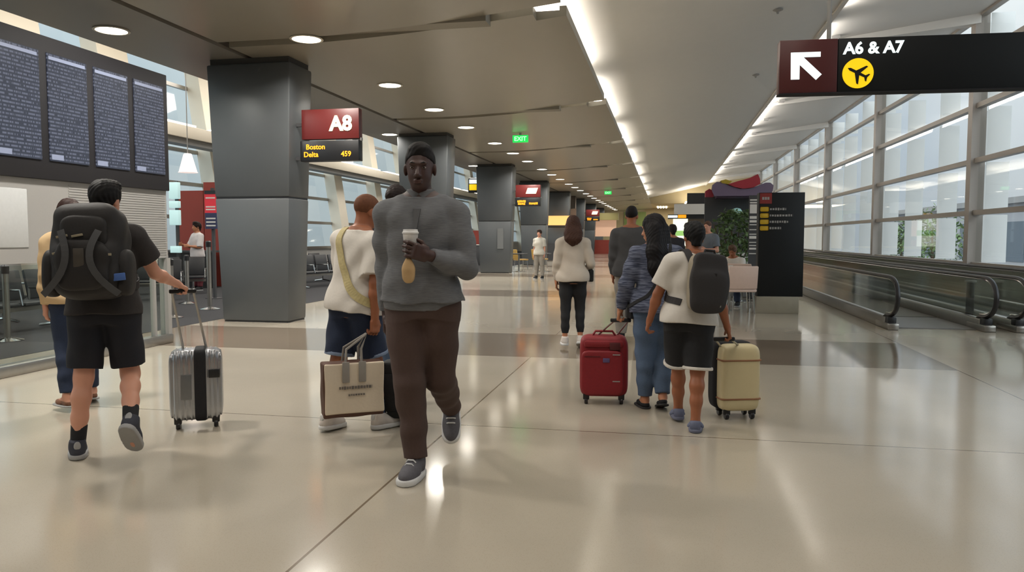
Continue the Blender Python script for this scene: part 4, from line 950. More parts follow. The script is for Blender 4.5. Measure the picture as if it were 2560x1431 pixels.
def shoes(P, m, sole, kind='sneaker', sock=None, names=('shoe', 'sole')):
    s = P.s
    for q in 'LR':
        a, f, u, o = P.J['ank'+q], P.J['fd'+q], P.J['fu'+q], P.J['sole'+q]; w = np.cross(f, u); Rf = np.stack([w, f, u], 1)
        C = lambda x, y, z: o+Rf @ (V(x, y, z)*s)
        if kind == 'sandal': up = [cone(C(-.045, .055, .03), C(.045, .055, .03), .022*s, .022*s, .02), ell(C(0, .06, .045), V(.054, .045, .042)*s, Rf, .02), ell(C(0, -.045, .05), V(.044, .022, .05)*s, Rf, .02), cone(C(-.03, -.03, .08), C(.03, -.03, .08), .018*s, .018*s, .01)]+[plane(C(0, 0, .022), -u)]
        elif kind == 'flat': up = [ell(C(0, .085, .030), V(.044, .088, .032)*s, Rf, .02), ell(C(0, -.015, .035), V(.036, .048, .036)*s, Rf, .02), plane(C(0, 0, .012), -u), plane(C(0, .0, .052), u)]
        else: up = [ell(C(0, .095, .040), V(.049, .090, .044)*s, Rf, .02), cone(C(0, .075, .055), C(0, -.005, .085), .040*s, .044*s, .03), ell(C(0, -.018, .048), V(.041, .052, .058)*s, Rf, .02), cone(C(0, .0, .07), C(0, -.012, .118), .046*s, .043*s, .02, 'u', 2), plane(C(0, 0, .022), -u)]
        sh = link(names[0], blob('shoe', up, min(P.vox, .006), pad=.012), m, P.root)
        th = .034 if kind != 'flat' else .016
        so = [cone(C(0, -.022, th*.5), C(0, .135, th*.5), .045*s, .052*s, .02), ell(C(0, .06, th*.5), V(.05, .11, .05)*s, Rf, .03), plane(C(0, 0, th), u, .002), plane(C(0, 0, .001), -u, .002)]
        link(names[1], blob('sole', so, min(P.vox, .006), pad=.012), sole, sh)
        if kind == 'sneaker' and P.vox < .008:
            lc = MB()
            for k in range(4): z_ = .091+.014*k; y_ = .098-.024*k; lc.tube([C(-.026, y_-.004, z_-.010), C(-.014, y_, z_+.004), C(.014, y_, z_+.004), C(.026, y_-.004, z_-.010)], .0042*s, 6)
            link('laces', lc, sole, sh); link('heel_tab', blob('heel_tab', [ell(C(0, -.058, .088), V(.020, .010, .030)*s, Rf, .01)], .005, pad=.012), sole, sh)
        if sock is not None: link('sock', blob('sock', [cone(a-.02*s*u, a+(P.J['knee'+q]-a)*.30, .042*s, .047*s, .01, 'u', 3)], .005, pad=.012), sock, P.root)
from mathutils.bvhtree import BVHTree
def snap(P, pts, reach=.09, off=.003, n=6):      # lay a band on the clothing it runs over
    me = P.top.data; bv = BVHTree.FromPolygons([v.co for v in me.vertices], [p.vertices for p in me.polygons]); out = []
    q = [(V(*p), nrm(nn)) for p, nn in pts]
    for i in range(len(q)-1):
        p0, p1, p2, p3 = q[max(i-1, 0)][0], q[i][0], q[i+1][0], q[min(i+2, len(q)-1)][0]
        for k in range(n+(i == len(q)-2)):
            t = k/n; c = .5*((2*p1)+(p2-p0)*t+(2*p0-5*p1+4*p2-p3)*t*t+(3*p1-p0-3*p2+p3)*t**3); nn = nrm(q[i][1]*(1-t)+q[i+1][1]*t)
            co, no, _, d = bv.find_nearest(Vector(c), reach)
            if co is not None: no = V(*no); no = no if no.dot(nn) > 0 else -no; c = V(*co)+no*off; nn = nrm(no*.6+nn*.4)
            out.append((c, nn))
    for _ in range(3): out = [out[0]]+[(a[0]*.25+b[0]*.5+c[0]*.25+b[1]*.0008, nrm(a[1]+2*b[1]+c[1])) for a, b, c in zip(out, out[1:], out[2:])]+[out[-1]]
    return out
def strap(P, name, m, pts, w=.025, t=.006, parent=None):     # flat band through points of the person's own frame; each (point, outward normal)
    vs = []; fs = []
    for i, (p, nn) in enumerate(pts):
        p = V(*p); nn = nrm(nn); d = V(*pts[min(i+1, len(pts)-1)][0])-V(*pts[max(i-1, 0)][0]); sd = nrm(np.cross(d, nn))*w
        vs += [p-sd, p+sd, p+sd+nn*t, p-sd+nn*t]
    for i in range(len(pts)-1):
        for k in range(4): fs.append((4*i+k, 4*i+(k+1) % 4, 4*i+4+(k+1) % 4, 4*i+4+k))
    fs += [(3, 2, 1, 0), tuple(4*(len(pts)-1)+k for k in range(4))]
    return vs, fs
def like(P, name, label, cat):            # a thing carried by a person: same frame, own top-level object
    return thing(name, label, cat, tuple(P.root.location), P.root.rotation_euler[2])
def world_of(P, p):
    a = P.root.rotation_euler[2]; c, s_ = math.cos(a), math.sin(a); return V(P.root.location[0]+c*p[0]-s_*p[1], P.root.location[1]+s_*p[0]+c*p[1], P.root.location[2]+p[2])

BLK = pmat('black_cloth', (26, 26, 29), rough=.85, var=.2, scale=80, bump=.2); NAVYC = pmat('navy_black_cloth', (22, 23, 32), rough=.8, var=.2, scale=80)
CHAR = pmat('charcoal_tee', (50, 46, 46), rough=.9, var=.15, scale=90, bump=.2); WHT = pmat('white_tee', (206, 200, 192), rough=.9, var=.05, scale=60, bump=.2)
DEN = pmat('dark_denim', (30, 42, 66), rough=.85, var=.25, scale=120, bump=.2); JEAN = pmat('blue_jeans', (78, 96, 122), rough=.85, var=.2, scale=110, bump=.2)
def striped(name, c1, c2, sc, seed=0.):     # knitted cloth with horizontal marl stripes
    m = mat(name, c1, .9, var=0); nt, b = nodes_of(m); tc = nt.nodes.new('ShaderNodeTexCoord'); mp = nt.nodes.new('ShaderNodeMapping'); n = nt.nodes.new('ShaderNodeTexNoise')
    mp.inputs['Scale'].default_value = (sc*.09, sc*.09, sc); n.inputs['Scale'].default_value = 1.; n.inputs['Detail'].default_value = 2.5; nt.links.new(tc.outputs['Object'], mp.inputs[0]); nt.links.new(mp.outputs[0], n.inputs['Vector'])
    r = nt.nodes.new('ShaderNodeValToRGB'); r.color_ramp.elements[0].position = .40; r.color_ramp.elements[1].position = .60
    r.color_ramp.elements[0].color = (*srgb(*c1), 1); r.color_ramp.elements[1].color = (*srgb(*c2), 1); nt.links.new(n.outputs['Fac'], r.inputs[0]); nt.links.new(r.outputs[0], b.inputs['Base Color'])
    bp = nt.nodes.new('ShaderNodeBump'); bp.inputs['Strength'].default_value = .25; bp.inputs['Distance'].default_value = .004; nt.links.new(n.outputs['Fac'], bp.inputs['Height']); nt.links.new(bp.outputs[0], b.inputs['Normal'])
    return m
SOLEW = pmat('white_sole', (206, 206, 206), rough=.5); SOLEG = pmat('grey_sole', (150, 150, 150), rough=.5)
PALE = ('light', (206, 150, 126)); TAN = ('tan', (176, 118, 86)); DEEP = ('deep', (66, 42, 36)); BROWN = ('brown', (150, 92, 62))

# boy with the black backpack
P = person('person in black shorts and dark tee wearing the large backpack, beside the silver suitcase', on_z(195, 1146)[:2], 1.77, 30, PALE, lean=5, side=0, twist=-6, head=(-18, 4),
           L=(-4, 5, 4, 0, 10), R=(2, 6, 56, 48, 12), aL=((-.22, .35, -.9), (.25, .85, .35)), aR=((.34, .42, -.80), (.42, .80, -.32)), curl=(50, 55), palm=((1, 0, .2), (-.5, .1, -1)), vox=.0065)
hair(P, (20, 18, 18), 'short'); shirt(P, CHAR, hem=-.07, sleeve=.62, loose=.028, slr=.028, seed=.5)
trousers(P, NAVYC, .85, (.116, .098, .06), .018, 'shorts', seed=1.5, amp=.005); shoes(P, pmat('dark_blue_mesh', (52, 54, 64), rough=.8), SOLEG, 'sneaker', BLK)
BOY = P
def backpack(P, label, w, d, z0, z1, yoff, m, kind, trim, dx=0.):
    t = like(P, 'backpack', label, 'backpack'); s = P.s; T, Rt = P.T, P.Rt; zc = (z0+z1)/2; hh = (z1-z0)/2
    C = lambda x, y, z: T(x+dx, y, z)
    if kind == 'big':
        pr = [ell(C(0, yoff, zc), V(w, d*.95, hh)*s, Rt, .02, 'u', 3.6), ell(C(0, yoff-.09, zc-.09), V(w*.86, d*.62, hh*.62)*s, Rt, .03, 'u', 3.2), ell(C(0, yoff-.05, z1-.12), V(w*.8, d*.8, .12)*s, Rt, .03, 'u', 3.)]
        link('main_bag', blob('main_bag', pr, .007, folds(.004, 30, 2.)), m, t)
        link('front_pocket', blob('front_pocket', [ell(C(0, yoff-.165, z0+.20), V(w*.70, .05, .15)*s, Rt, .02, 'u', 3.4)], .006, folds(.003, 40, 1.)), m, t)
        link('top_pocket', blob('top_pocket', [ell(C(0, yoff-.135, z1-.17), V(w*.62, .045, .10)*s, Rt, .02, 'u', 3.2)], .006, folds(.002, 40, 3.)), m, t)
        for sg in (-1, 1): link('side_pocket', blob('side_pocket', [ell(C(sg*w*.97, yoff-.03, z0+.16), V(.045, d*.7, .14)*s, Rt, .02, 'u', 3)], .006), m, t)
        yf = yoff-.20
        for sg, xs in ((-1, -.085), (1, .075)):      # curved webbing straps over the front
            pts = []
            for k in range(13):
                q = k/12; z = z0+.40-.37*q; x = xs+sg*.02-sg*.085*math.sin(math.pi*q)*.55+sg*.10*(q**3); y = yoff-.15-.085*math.sin(math.pi*min(1, .12+q*.85))**.7
                pts.append((C(x, y, z), Rt @ V(0, -1, 0)))
            v, f = strap(P, 'strap', None, pts, .019, .006); link('webbing_strap', mesh_from('webbing', v, f), trim, t)
        for x, z, a in ((-.10, z1-.20, .2), (-.02, z1-.195, .2), (-.12, z0+.27, .2), (.13, z0+.26, 0)): link('tape_loop', MB().box(-.03, .03, -.006, .006, -.007, .007, .002, M=Matrix.Translation(C(x, yoff-.19, z)) @ Matrix.Rotation(-a, 4, 'Y')), pmat('tape_beige', (150, 140, 118)), t)
        link('logo_patch', MB().box(-.035, .035, -.005, .005, -.016, .016, .003, M=Matrix.Translation(C(-.03, yoff-.188, z1-.26)) @ Matrix.Rotation(-.25, 4, 'Y')), pmat('patch_grey', (96, 90, 84)), t)
        link('luggage_tag', MB().box(-.045, .045, -.006, .006, -.022, .022, .004, M=Matrix.Translation(C(w*.86, yoff-.14, z0+.13)) @ Matrix.Rotation(-.1, 4, 'Y')), pmat('blue_tag', (70, 104, 170)), t)
        link('mesh_patch', MB().box(-.028, .028, -.005, .005, -.055, .055, .003, M=Matrix.Translation(C(-.005, yoff-.215, z0+.24))), pmat('patch_brown', (72, 66, 60)), t)
    else:
        link('main_bag', blob('main_bag', [ell(C(0, yoff, zc), V(w, d, hh)*s, Rt, .02, 'u', 5.)], .006, folds(.0015, 20, 2.)), trim, t)
        link('black_front', blob('black_front', [ell(C(0, yoff-d*.62, zc), V(w*1.02, d*.62, hh*1.02)*s, Rt, .02, 'u', 5.), ell(C(0, yoff-d*1.10, zc-.05), V(w*.84, .035, hh*.62)*s, Rt, .02, 'u', 4.)], .006, folds(.0015, 26, 1.)), m, t)
        link('zip_pull', MB().box(-.05, .05, -.006, .006, -.012, .012, .003, M=Matrix.Translation(C(-.02, yoff-d*1.22, zc+.07)) @ Matrix.Rotation(.15, 4, 'Y')), M['rubber'], t)
        link('logo_tab', MB().box(-.022, .022, -.004, .004, -.008, .008, .002, M=Matrix.Translation(C(.07, yoff-d*1.2, z0+.05))), M['lgrey'], t)
        link('grab_handle', MB().tube([C(-.05, yoff-.02, z1-.01), C(-.04, yoff-.02, z1+.03), C(.04, yoff-.02, z1+.03), C(.05, yoff-.02, z1-.01)], .009, 8), m, t)
    for sg in (-1, 1):       # shoulder straps going over to the front
        pts = [((sg*.075, -.14, z1-.06), (0, -1, .3)), ((sg*.085, -.115, .475), (0, -.6, 1)), ((sg*.095, -.02, .530), (0, 0, 1)), ((sg*.105, .085, .475), (0, .7, .7)), ((sg*.115, .145, .36), (0, 1, .1)), ((sg*.135, .14, .22), (sg*.3, 1, 0)), ((sg*.175, .03, .12), (sg, .2, 0)), ((sg*.14, -.13, z0+.06 if z0 > -.05 else .05), (sg, -.6, 0))]
        v, f = strap(P, 'strap', None, snap(P, [(T(*p), Rt @ nrm(n)) for p, n in pts], .07), .024, .010); link('shoulder_strap', mesh_from('strap', v, f), m, t)
    return t
BPM = pmat('black_pack_nylon', (32, 29, 29), rough=.7, var=.2, scale=60, bump=.2)
backpack(P, 'large black backpack with grey webbing straps on the back of the person in black shorts', .205, .135, .02, .585, -.245, BPM, 'big', pmat('grey_webbing', (70, 70, 72), rough=.8))

# woman in the beige jacket
P = person('person in a beige jacket with tied-up dark hair, at the far left', on_z(232, 1006)[:2], 1.70, 58, PALE, lean=3, head=(14, 4), fem=True,
           L=(-10, 3, 6, 0, 8), R=(10, 3, 12, 8, 8), anchor='R', aL=((-.14, -.05, -1), (-.02, .14, -1)), aR=((.12, .2, -1), (.02, .5, -.8)), curl=(28, 28), vox=.008)
hair(P, (46, 30, 26), 'bun'); shirt(P, pmat('beige_jacket', (196, 168, 128), rough=.85, var=.08, scale=30, bump=.2), hem=-.10, sleeve=1.97, loose=.03, slr=.03, name='jacket', amp=.007, flare=.02)
trousers(P, DEN, 1.93, (.106, .070, .056), .010, seed=4.); shoes(P, pmat('brown_leather', (120, 80, 58), rough=.6), SOLEG, 'flat')
v, f = strap(P, 's', None, snap(P, [(P.T(*p), P.Rt @ nrm(n)) for p, n in (((.07, -.13, .36), (0, -1, .2)), ((.075, -.10, .47), (0, -.6, 1)), ((.08, -.01, .515), (0, 0, 1)), ((.09, .09, .45), (0, .8, .6)))]), .018, .006)
link('navy_strap', mesh_from('strap', v, f), NAVY, P.root)
link('glasses', MB().tube([P.H(-.078, -.01, .008), P.H(-.070, .07, .010), P.H(-.045, .103, .006), P.H(0, .108, .008), P.H(.045, .103, .006), P.H(.070, .07, .010), P.H(.078, -.01, .008)], .003, 6), pmat('gold_wire', (196, 164, 96), rough=.3, metal=.6), P.root)

# man in white tee with the tote bag
P = person('person in a white tee and dark denim shorts holding the cream and brown tote bag', on_z(818, 1078)[:2], 1.72, -24, BROWN, lean=5, side=4, head=(-14, 8), bulk=1.06,
           L=(-9, 3, 4, 4, 8), R=(11, 3, 8, 0, 10), aL=((-.14, .25, -1), (.15, .5, -.8)), aR=((.12, -.22, -1), (.0, -.02, -1)), curl=(50, 48), palm=((1, 0, 0), (-1, .1, 0)), vox=.0065)
hair(P, (104, 66, 46), 'cropped'); shirt(P, WHT, hem=-.085, sleeve=.82, loose=.032, slr=.036, seed=2.2, amp=.006, flare=.015)
trousers(P, DEN, .86, (.120, .104, .06), .02, 'shorts', seed=3.3, amp=.005)
for q in 'LR':
    a, k = P.J['hip'+q], P.J['knee'+q]; e = a*.14+k*.86; d = nrm(k-a); link('rolled_cuff', blob('cuff', [cone(e-d*.012, e+d*.014, .108, .108, .005, 'u', 3)], .006), pmat('pale_denim', (120, 134, 158), rough=.9), P.root)
shoes(P, pmat('white_shoe', (206, 198, 192), rough=.6), SOLEW, 'sneaker', pmat('navy_sock', (38, 54, 84), rough=.9))
v, f = strap(P, 's', None, snap(P, [(P.T(*p), P.Rt @ nrm(n)) for p, n in (((-.16, .12, .34), (0, 1, .2)), ((-.13, .06, .475), (-.2, .5, .9)), ((-.10, -.05, .512), (0, -.3, 1)), ((-.085, -.135, .44), (0, -1, .3)), ((-.05, -.162, .34), (0, -1, 0)), ((.01, -.160, .22), (0, -1, 0)), ((.08, -.150, .11), (.2, -1, 0)), ((.15, -.115, .03), (.7, -.8, 0)), ((.205, -.02, -.02), (1, -.1, 0)), ((.16, .13, -.03), (.6, 1, 0)))]), .030, .007)
t = like(P, 'crossbody_bag', 'pale tan patterned crossbody strap bag across the back of the person in the white tee', 'bag'); link('strap', mesh_from('strap', v, f), pmat('tan_strap', (178, 164, 118), rough=.8, var=.25, scale=50), t)
link('pouch', blob('pouch', [ell(P.T(.10, .185, -.03), V(.10, .035, .07)*P.s, P.Rt, .02, 'u', 4)], .007), pmat('tan_pouch', (170, 150, 110), rough=.7), t)
WT_ = P
hc = world_of(P, P.handR[0]+P.handR[1]*.085*P.s+P.handR[2]*.02)
t = thing('tote_bag', 'cream tote bag with brown sides and short grey straps, carried low by a hand', 'bag', (hc[0]-.10, hc[1]-.14, .17), .58)
CREAMC = pmat('cream_canvas', (206, 192, 172), rough=.85, var=.05, scale=50, bump=.2); BRC = pmat('brown_canvas', (82, 54, 42), rough=.8)
tm = MB(); tw, td, th_ = .205, .075, .37
def tg(u, z): return (u*(tw+.008*math.sin(3*z*8)), )
link('side_panel', blob('side_panel', [rbox((0, 0, th_/2), (tw-.002, td, th_/2), .012)], .007, folds(.003, 26, .4)), BRC, t)
link('front_panel', blob('front_panel', [rbox((.005, -td+.006, th_/2+.012), (tw-.006, .012, th_/2-.014), .008)], .0055, folds(.003, 20, .9)), CREAMC, t)
link('back_panel', MB().box(-tw+.01, tw-.005, td-.004, td+.006, .03, th_-.01, .004), CREAMC, t)
for x in (-.055, .055): link('handle_tab', MB().box(x-.024, x+.024, -td-.018, -td-.008, th_-.13, th_+.01, .003), pmat('grey_tape', (138, 132, 126), rough=.8), t)
for y in (-td+.01, td-.01): link('handle', MB().tube([(-.055, y, th_-.01), (-.045, y*.8, th_+.09), (.10, y*.25, hc[2]-.17-.012), (.055, y*.8, th_+.09), (.055, y, th_-.01)], .009, 8), pmat('grey_tape', (138, 132, 126)), t)
mb = MB(); bars(mb, -.10, .12, -td-.010, .205, .022, .016, 4); link('printed_line', mb, pmat('print_grey', (104, 96, 90)), t); mb = MB(); bars(mb, -.04, .07, -td-.010, .155, .013, .014, 6); link('printed_line', mb, pmat('print_grey', (104, 96, 90)), t)

# hidden companion behind, with the black suitcase
P = person('person in dark clothes mostly hidden between the white-tee person and the coffee carrier', (-2.36, 6.15), 1.84, -8, BROWN, head=(0, 4), fem=True, L=(6, 3, 8, 0, 8), R=(-8, 3, 6, 6, 8), aL=((-.1, .05, -1), (0, .2, -1)), aR=((.12, 0, -1), (0, .15, -1)), vox=.009)
hair(P, (34, 24, 22), 'bun'); shirt(P, pmat('dark_top', (46, 44, 50), rough=.9), hem=-.08, sleeve=1.5, loose=.02, slr=.02); trousers(P, JEAN, 1.95, (.106, .072, .056), .01); shoes(P, BLK, SOLEG, 'flat')

# ---- suitcases
def suitcase(label, x, y, rz, w, d, h, shell, kind, m2=None):
    t = thing('suitcase', label, 'suitcase', (x, y, 0), rz); zb = .062; a = w/2; b = d/2
    pr = [ell((0, 0, zb+h/2), (a, b, h/2), I3, .02, 'u', 7.)]
    if kind == 'ribbed':
        def dsp(x, y, z): return -.0035*np.cos(x*2*math.pi/.034)*(np.abs(y) > b*.75)-.0*z
        link('shell', blob('shell', pr, .006, dsp), shell, t)
    else: link('shell', blob('shell', pr, .006), shell, t)
    for sx in (-1, 1):
        for sy in (-1, 1):
            wx, wy = sx*(a-.055), sy*(b-.045)
            wh = link('wheel', MB().lathe([(.006, -.014), (.024, -.014), (.027, -.008), (.027, .008), (.024, .014), (.006, .014)], n=18, M=Matrix.Translation((wx, wy-.004, .0275)) @ Matrix.Rotation(math.pi/2, 4, 'Y')), M['rubber'], t)
            link('caster_fork', MB().box(wx-.026, wx+.026, wy-.022, wy+.016, .036, zb+.035, .008), M['black'], t)
    return t, zb, a, b
def trolley(t, zb, h, y, top, wdt=.085):
    for sx in (-1, 1): link('handle_tube', MB().tube([(sx*wdt, y, zb+h-.08), (sx*wdt, y, top-.02)], .009, 8), M['steel'], t)
    link('handle_grip', MB().box(-wdt-.02, wdt+.02, y-.017, y+.017, top-.03, top+.008, .010), M['black'], t)
SIL = pmat('silver_shell', (172, 174, 178), rough=.24, metal=.75, var=.05, scale=6)
t, zb, a, b = suitcase('silver ribbed suitcase with a black centre strap beside the person with the large backpack', -3.36, 4.95, .55, .365, .23, .51, SIL, 'ribbed')
link('luggage_strap', blob('luggage_strap', [ell((.03, 0, zb+.255), (.045, b+.009, .265), I3, .01, 'u', 8)], .006), BLK, t)
link('lock_plate', MB().box(.085, .16, -b-.012, -b+.02, .37, .43, .004), M['black'], t); link('side_plate', MB().box(-.10, -.03, -b-.008, -b+.02, .22, .40, .004), pmat('plate_dark_silver', (120, 122, 124), rough=.4, metal=.5), t)
hb = world_of(BOY, BOY.handR[0]+BOY.handR[1]*.085*BOY.s+BOY.handR[2]*.022)
lz = Matrix.Rotation(-.55, 4, 'Z') @ Vector((hb[0]+3.36, hb[1]-4.95, 0))
for sx in (-1, 1): link('handle_tube', MB().tube([(sx*.08, b-.04, zb+.44), (lz.x*.92+sx*.07, lz.y, hb[2]-.02)], .009, 8), M['steel'], t)
link('handle_grip', MB().box(lz.x*.92-.09, lz.x*.92+.09, lz.y-.016, lz.y+.016, hb[2]-.026, hb[2]+.006, .010), M['black'], t)
t, zb, a, b = suitcase('black soft suitcase half hidden behind the brown trouser leg of the man with the coffee', -1.90, 5.27, .12, .30, .21, .42, pmat('black_luggage', (20, 20, 22), rough=.7, var=.2), 'soft')
trolley(t, zb, .42, .07, .94); link('front_pocket', MB().box(-.11, .11, -b-.012, -b+.02, .12, .40, .02), BLK, t)
REDC = pmat('red_luggage_cloth', (128, 16, 28), rough=.6, var=.12, scale=60, bump=.2)
t, zb, a, b = suitcase('red fabric suitcase standing left of the woman in jeans', -.50, 6.36, .1, .40, .25, .505, REDC, 'soft'); zt = zb+.505
link('front_pocket', blob('front_pocket', [ell((-.015, -b-.004, .27), (a*.86, .03, .185), I3, .01, 'u', 7)], .006), REDC, t); link('upper_pocket', MB().box(-a*.82, a*.80, -b-.014, -b+.03, .475, .535, .02), REDC, t)
link('top_handle', MB().tube([(-.10, -.02, zt-.01), (-.07, -.02, zt+.035), (.07, -.02, zt+.035), (.10, -.02, zt-.01)], .014, 10, True, 1, .7), REDC, t)
link('zip_line', MB().box(-a*.80, -a*.15, -b-.038, -b-.028, .405, .411), pmat('dark_red_zip', (84, 10, 18)), t)
link('name_patch', MB().box(.045, .13, -b-.022, -b, .46, .52, .003), pmat('dark_red_patch', (78, 14, 20)), t)
for z in (.42, .20): link('metal_badge', MB().box(.07, .13, -b-.037, -b-.026, z, z+.008), M['lgrey'], t)
link('tag', MB().box(-.01, .045, -b-.042, -b-.028, .36, .395, .003), pmat('blue_grey_tag', (88, 74, 116)), t)
RED_T = t; RED_Z = (zb, b)
CRM = pmat('cream_shell', (206, 192, 152), rough=.4, var=.03)
t, zb, a, b = suitcase('cream hard suitcase with two brown bands right of the boy in black shorts', .54, 6.02, .30, .31, .235, .51, CRM, 'hard')
link('black_back_shell', blob('black_back_shell', [ell((-.02, .055, zb+.262), (a+.006, b*.62, .262), I3, .01, 'u', 7)], .006), BLK, t)
for z in (.16, .455): link('brown_band', blob('brown_band', [ell((0, -.03, z), (a+.006, b-.024, .009), I3, .005, 'u', 8)], .005), pmat('tan_leather', (140, 96, 66), rough=.6), t)
CR_T, CR_Z = t, (zb, b)

# man in the grey sweater with the coffee, walking towards the camera
P = person('person in a grey marled sweater and brown trousers walking forward with a white coffee cup', on_z(1040, 1192)[:2], 1.94, 184, DEEP, lean=2, twist=4, head=(3, 2), bulk=1.0, anchor='R',
           R=(9, -4.5, 9, 0, 6), L=(-9, -1.5, 46, 52, 10), aL=((-.22, .10, -1), (.70, .86, .30)), aR=((.06, -.16, -1), (.02, -.02, -1)), curl=(38, 30), palm=((.78, -.62, .1), (-1, 0, 0)), vox=.0055)
hair(P, (22, 18, 17), 'crop_top'); eyes(P)
shirt(P, striped('grey_marl_knit', (100, 101, 104), (109, 110, 113), 260.), hem=-.035, sleeve=1.92, loose=.020, slr=.022, flare=.03, name='sweater', seed=.3, amp=.006)
link('collar', blob('collar', [cone(P.T(0, -.020, .470), P.T(0, -.014, .545), .094, .078, .01, 'u', 3), cone(P.T(0, -.02, .44), P.T(0, -.012, .60), .070, .062, .006, 'c'), cone(P.T(0, .06, .44), P.T(0, .10, .60), .012, .050, .006, 'c')], .005), bpy.data.materials['grey_marl_knit'], P.root)
link('neck_zip', MB().prism([(-.006, -.085), (.006, -.085), (.022, .045), (-.022, .045)], 1, -.004, .004, Matrix.Translation(P.T(0, .126, .405)) @ Matrix(P.Rt).to_4x4() @ Matrix.Rotation(.42, 4, 'X')), M['dgrey'], P.root)
link('hem_band', blob('hem_band', [loft(P.pel, P.Rt, np.array([(-.075, .196, .140, -.008), (-.02, .206, .148, -.006)])*P.s, 2.4)], .007), bpy.data.materials['grey_marl_knit'], P.root)
trousers(P, pmat('brown_trouser_cloth', (72, 54, 48), rough=.85, var=.12, scale=90, bump=.2), 1.95, (.116, .082, .060), .016, seed=.7, amp=.005)
shoes(P, pmat('grey_mesh_shoe', (86, 84, 90), rough=.8, var=.2, scale=80), SOLEW, 'sneaker')
W_, hd, hn, hs = P.handL
cc = W_+P.s*(hd*.075+hn*.050); wv = world_of(P, cc)
t = thing('coffee_cup', 'white paper coffee cup with lid held by the person in the grey sweater', 'cup', (wv[0], wv[1], wv[2]-.035))
link('cup_body', MB().lathe([(.029, 0), (.030, .002), (.042, .128), (.040, .130)], n=32).mesh('c', True), pmat('white_card', (214, 210, 206), rough=.5, var=.02), t)
link('lid', MB().lathe([(.0445, .126), (.0455, .134), (.041, .138), (.039, .150), (.030, .148), (.028, .146)], n=32).mesh('l', True), pmat('white_lid', (226, 224, 222), rough=.3, var=.02), t)
kp = world_of(P, W_+P.s*(hd*.10+hn*.035)-V(0, 0, .06))
t = thing('paper_pouch', 'small kraft paper pouch held below the white coffee cup', 'pouch', (kp[0], kp[1], kp[2]-.115))
link('pouch_body', blob('pouch_body', [ell((0, 0, .05), (.036, .022, .058), I3, .02, 'u', 2.6), cone((0, 0, .07), (0, 0, .118), .026, .014, .02)], .005), pmat('kraft_paper', (188, 156, 112), rough=.8, var=.1), t)

# woman in the white top and black leggings
P = person('person in a white long-sleeved top and black leggings, walking away down the hall', on_z(1412, 872)[:2], 1.63, 6, TAN, head=(6, 4), fem=True, L=(-3, 1, 4, 0, 6), R=(6, 1, 16, 18, 6), bulk=1.02,
           aL=((-.2, -.02, -1), (-.02, .3, -.95)), aR=((.28, -.05, -1), (-.15, .75, -.35)), vox=.009)
hair(P, (66, 44, 36), 'shoulder'); shirt(P, pmat('offwhite_top', (190, 180, 168), rough=.9, var=.05, bump=.2), hem=-.10, sleeve=1.92, loose=.022, slr=.022, name='top', flare=.028, amp=.006)
trousers(P, BLK, 1.80, (.102, .066, .044), .006, 'leggings', amp=.002); shoes(P, pmat('white_shoe', (206, 198, 192)), SOLEW, 'sneaker')
W_, hd, hn, hs = P.handR; e = P.J['elR']
t = like(P, 'handbag', 'small black handbag tucked under the right arm of the person in the white top', 'bag'); link('bag_body', blob('bag_body', [rbox(e*.5+W_*.5+V(.02, .02, -.11), (.035, .11, .075), .02)], .008), BLK, t)
v, f = strap(P, 's', None, [(e*.6+W_*.4+V(.02, -.06, -.05), (1, 0, 0)), (e*.6+W_*.4+V(.045, .0, .04), (.4, 0, 1)), (e*.5+W_*.5+V(.02, .1, -.05), (1, 0, 0))], .008, .006); link('bag_strap', mesh_from('bs', v, f), BLK, t)

# man in the dark grey jumper
P = person('person in a dark grey jumper and pale grey trousers, seen from behind', on_z(1552, 858)[:2], 1.79, 2, BROWN, head=(-8, 4), bulk=1.10, L=(-4, 2, 5, 0, 8), R=(8, 2, 12, 8, 8), aL=((-.12, .02, -1), (-.02, .2, -1)), aR=((.12, 0, -1), (.02, .2, -1)), vox=.009)
hair(P, (24, 20, 20), 'crop_top'); shirt(P, pmat('dark_grey_jumper', (68, 68, 70), rough=.9, var=.08, bump=.2), hem=-.12, sleeve=1.95, loose=.028, slr=.026, name='jumper'); trousers(P, pmat('pale_grey_trouser', (136, 130, 122), rough=.9), 1.96, (.116, .086, .066), .016); shoes(P, BLK, SOLEG)

# woman with long black hair
P = person('person with very long black hair in a blue marled sweater and jeans', on_z(1612, 1020)[:2], 1.585, 14, TAN, lean=4, head=(46, 6), fem=True, bulk=1.12, L=(3, 0, 3, 0, 6), R=(10, -3, 34, 16, 6), anchor='L',
           aL=((-.36, .02, -1), (-.14, .30, -.9)), aR=((.2, .1, -1), (.02, .3, -.95)), curl=(60, 30), palm=((.6, 0, -.6), (-1, 0, 0)), vox=.007)
hair(P, (20, 17, 19), 'long'); shirt(P, striped('blue_marl_knit', (54, 60, 80), (106, 112, 132), 130.), hem=-.10, sleeve=1.93, loose=.03, slr=.03, name='sweater', amp=.006); trousers(P, JEAN, 1.94, (.114, .084, .060), .014, seed=5.)
shoes(P, BLK, pmat('dark_sole', (40, 38, 38)), 'flat')
v, f = strap(P, 's', None, snap(P, [(P.T(*p), P.Rt @ nrm(n)) for p, n in (((.12, .10, .42), (.2, 1, .4)), ((.105, .0, .51), (0, 0, 1)), ((.09, -.125, .43), (0, -1, .4)), ((.03, -.170, .28), (0, -1, 0)), ((-.05, -.170, .14), (0, -1, 0)), ((-.13, -.155, .04), (-.4, -1, 0)), ((-.20, -.06, -.03), (-1, -.4, 0)), ((-.215, .03, -.05), (-1, .2, 0)))]), .013, .006)
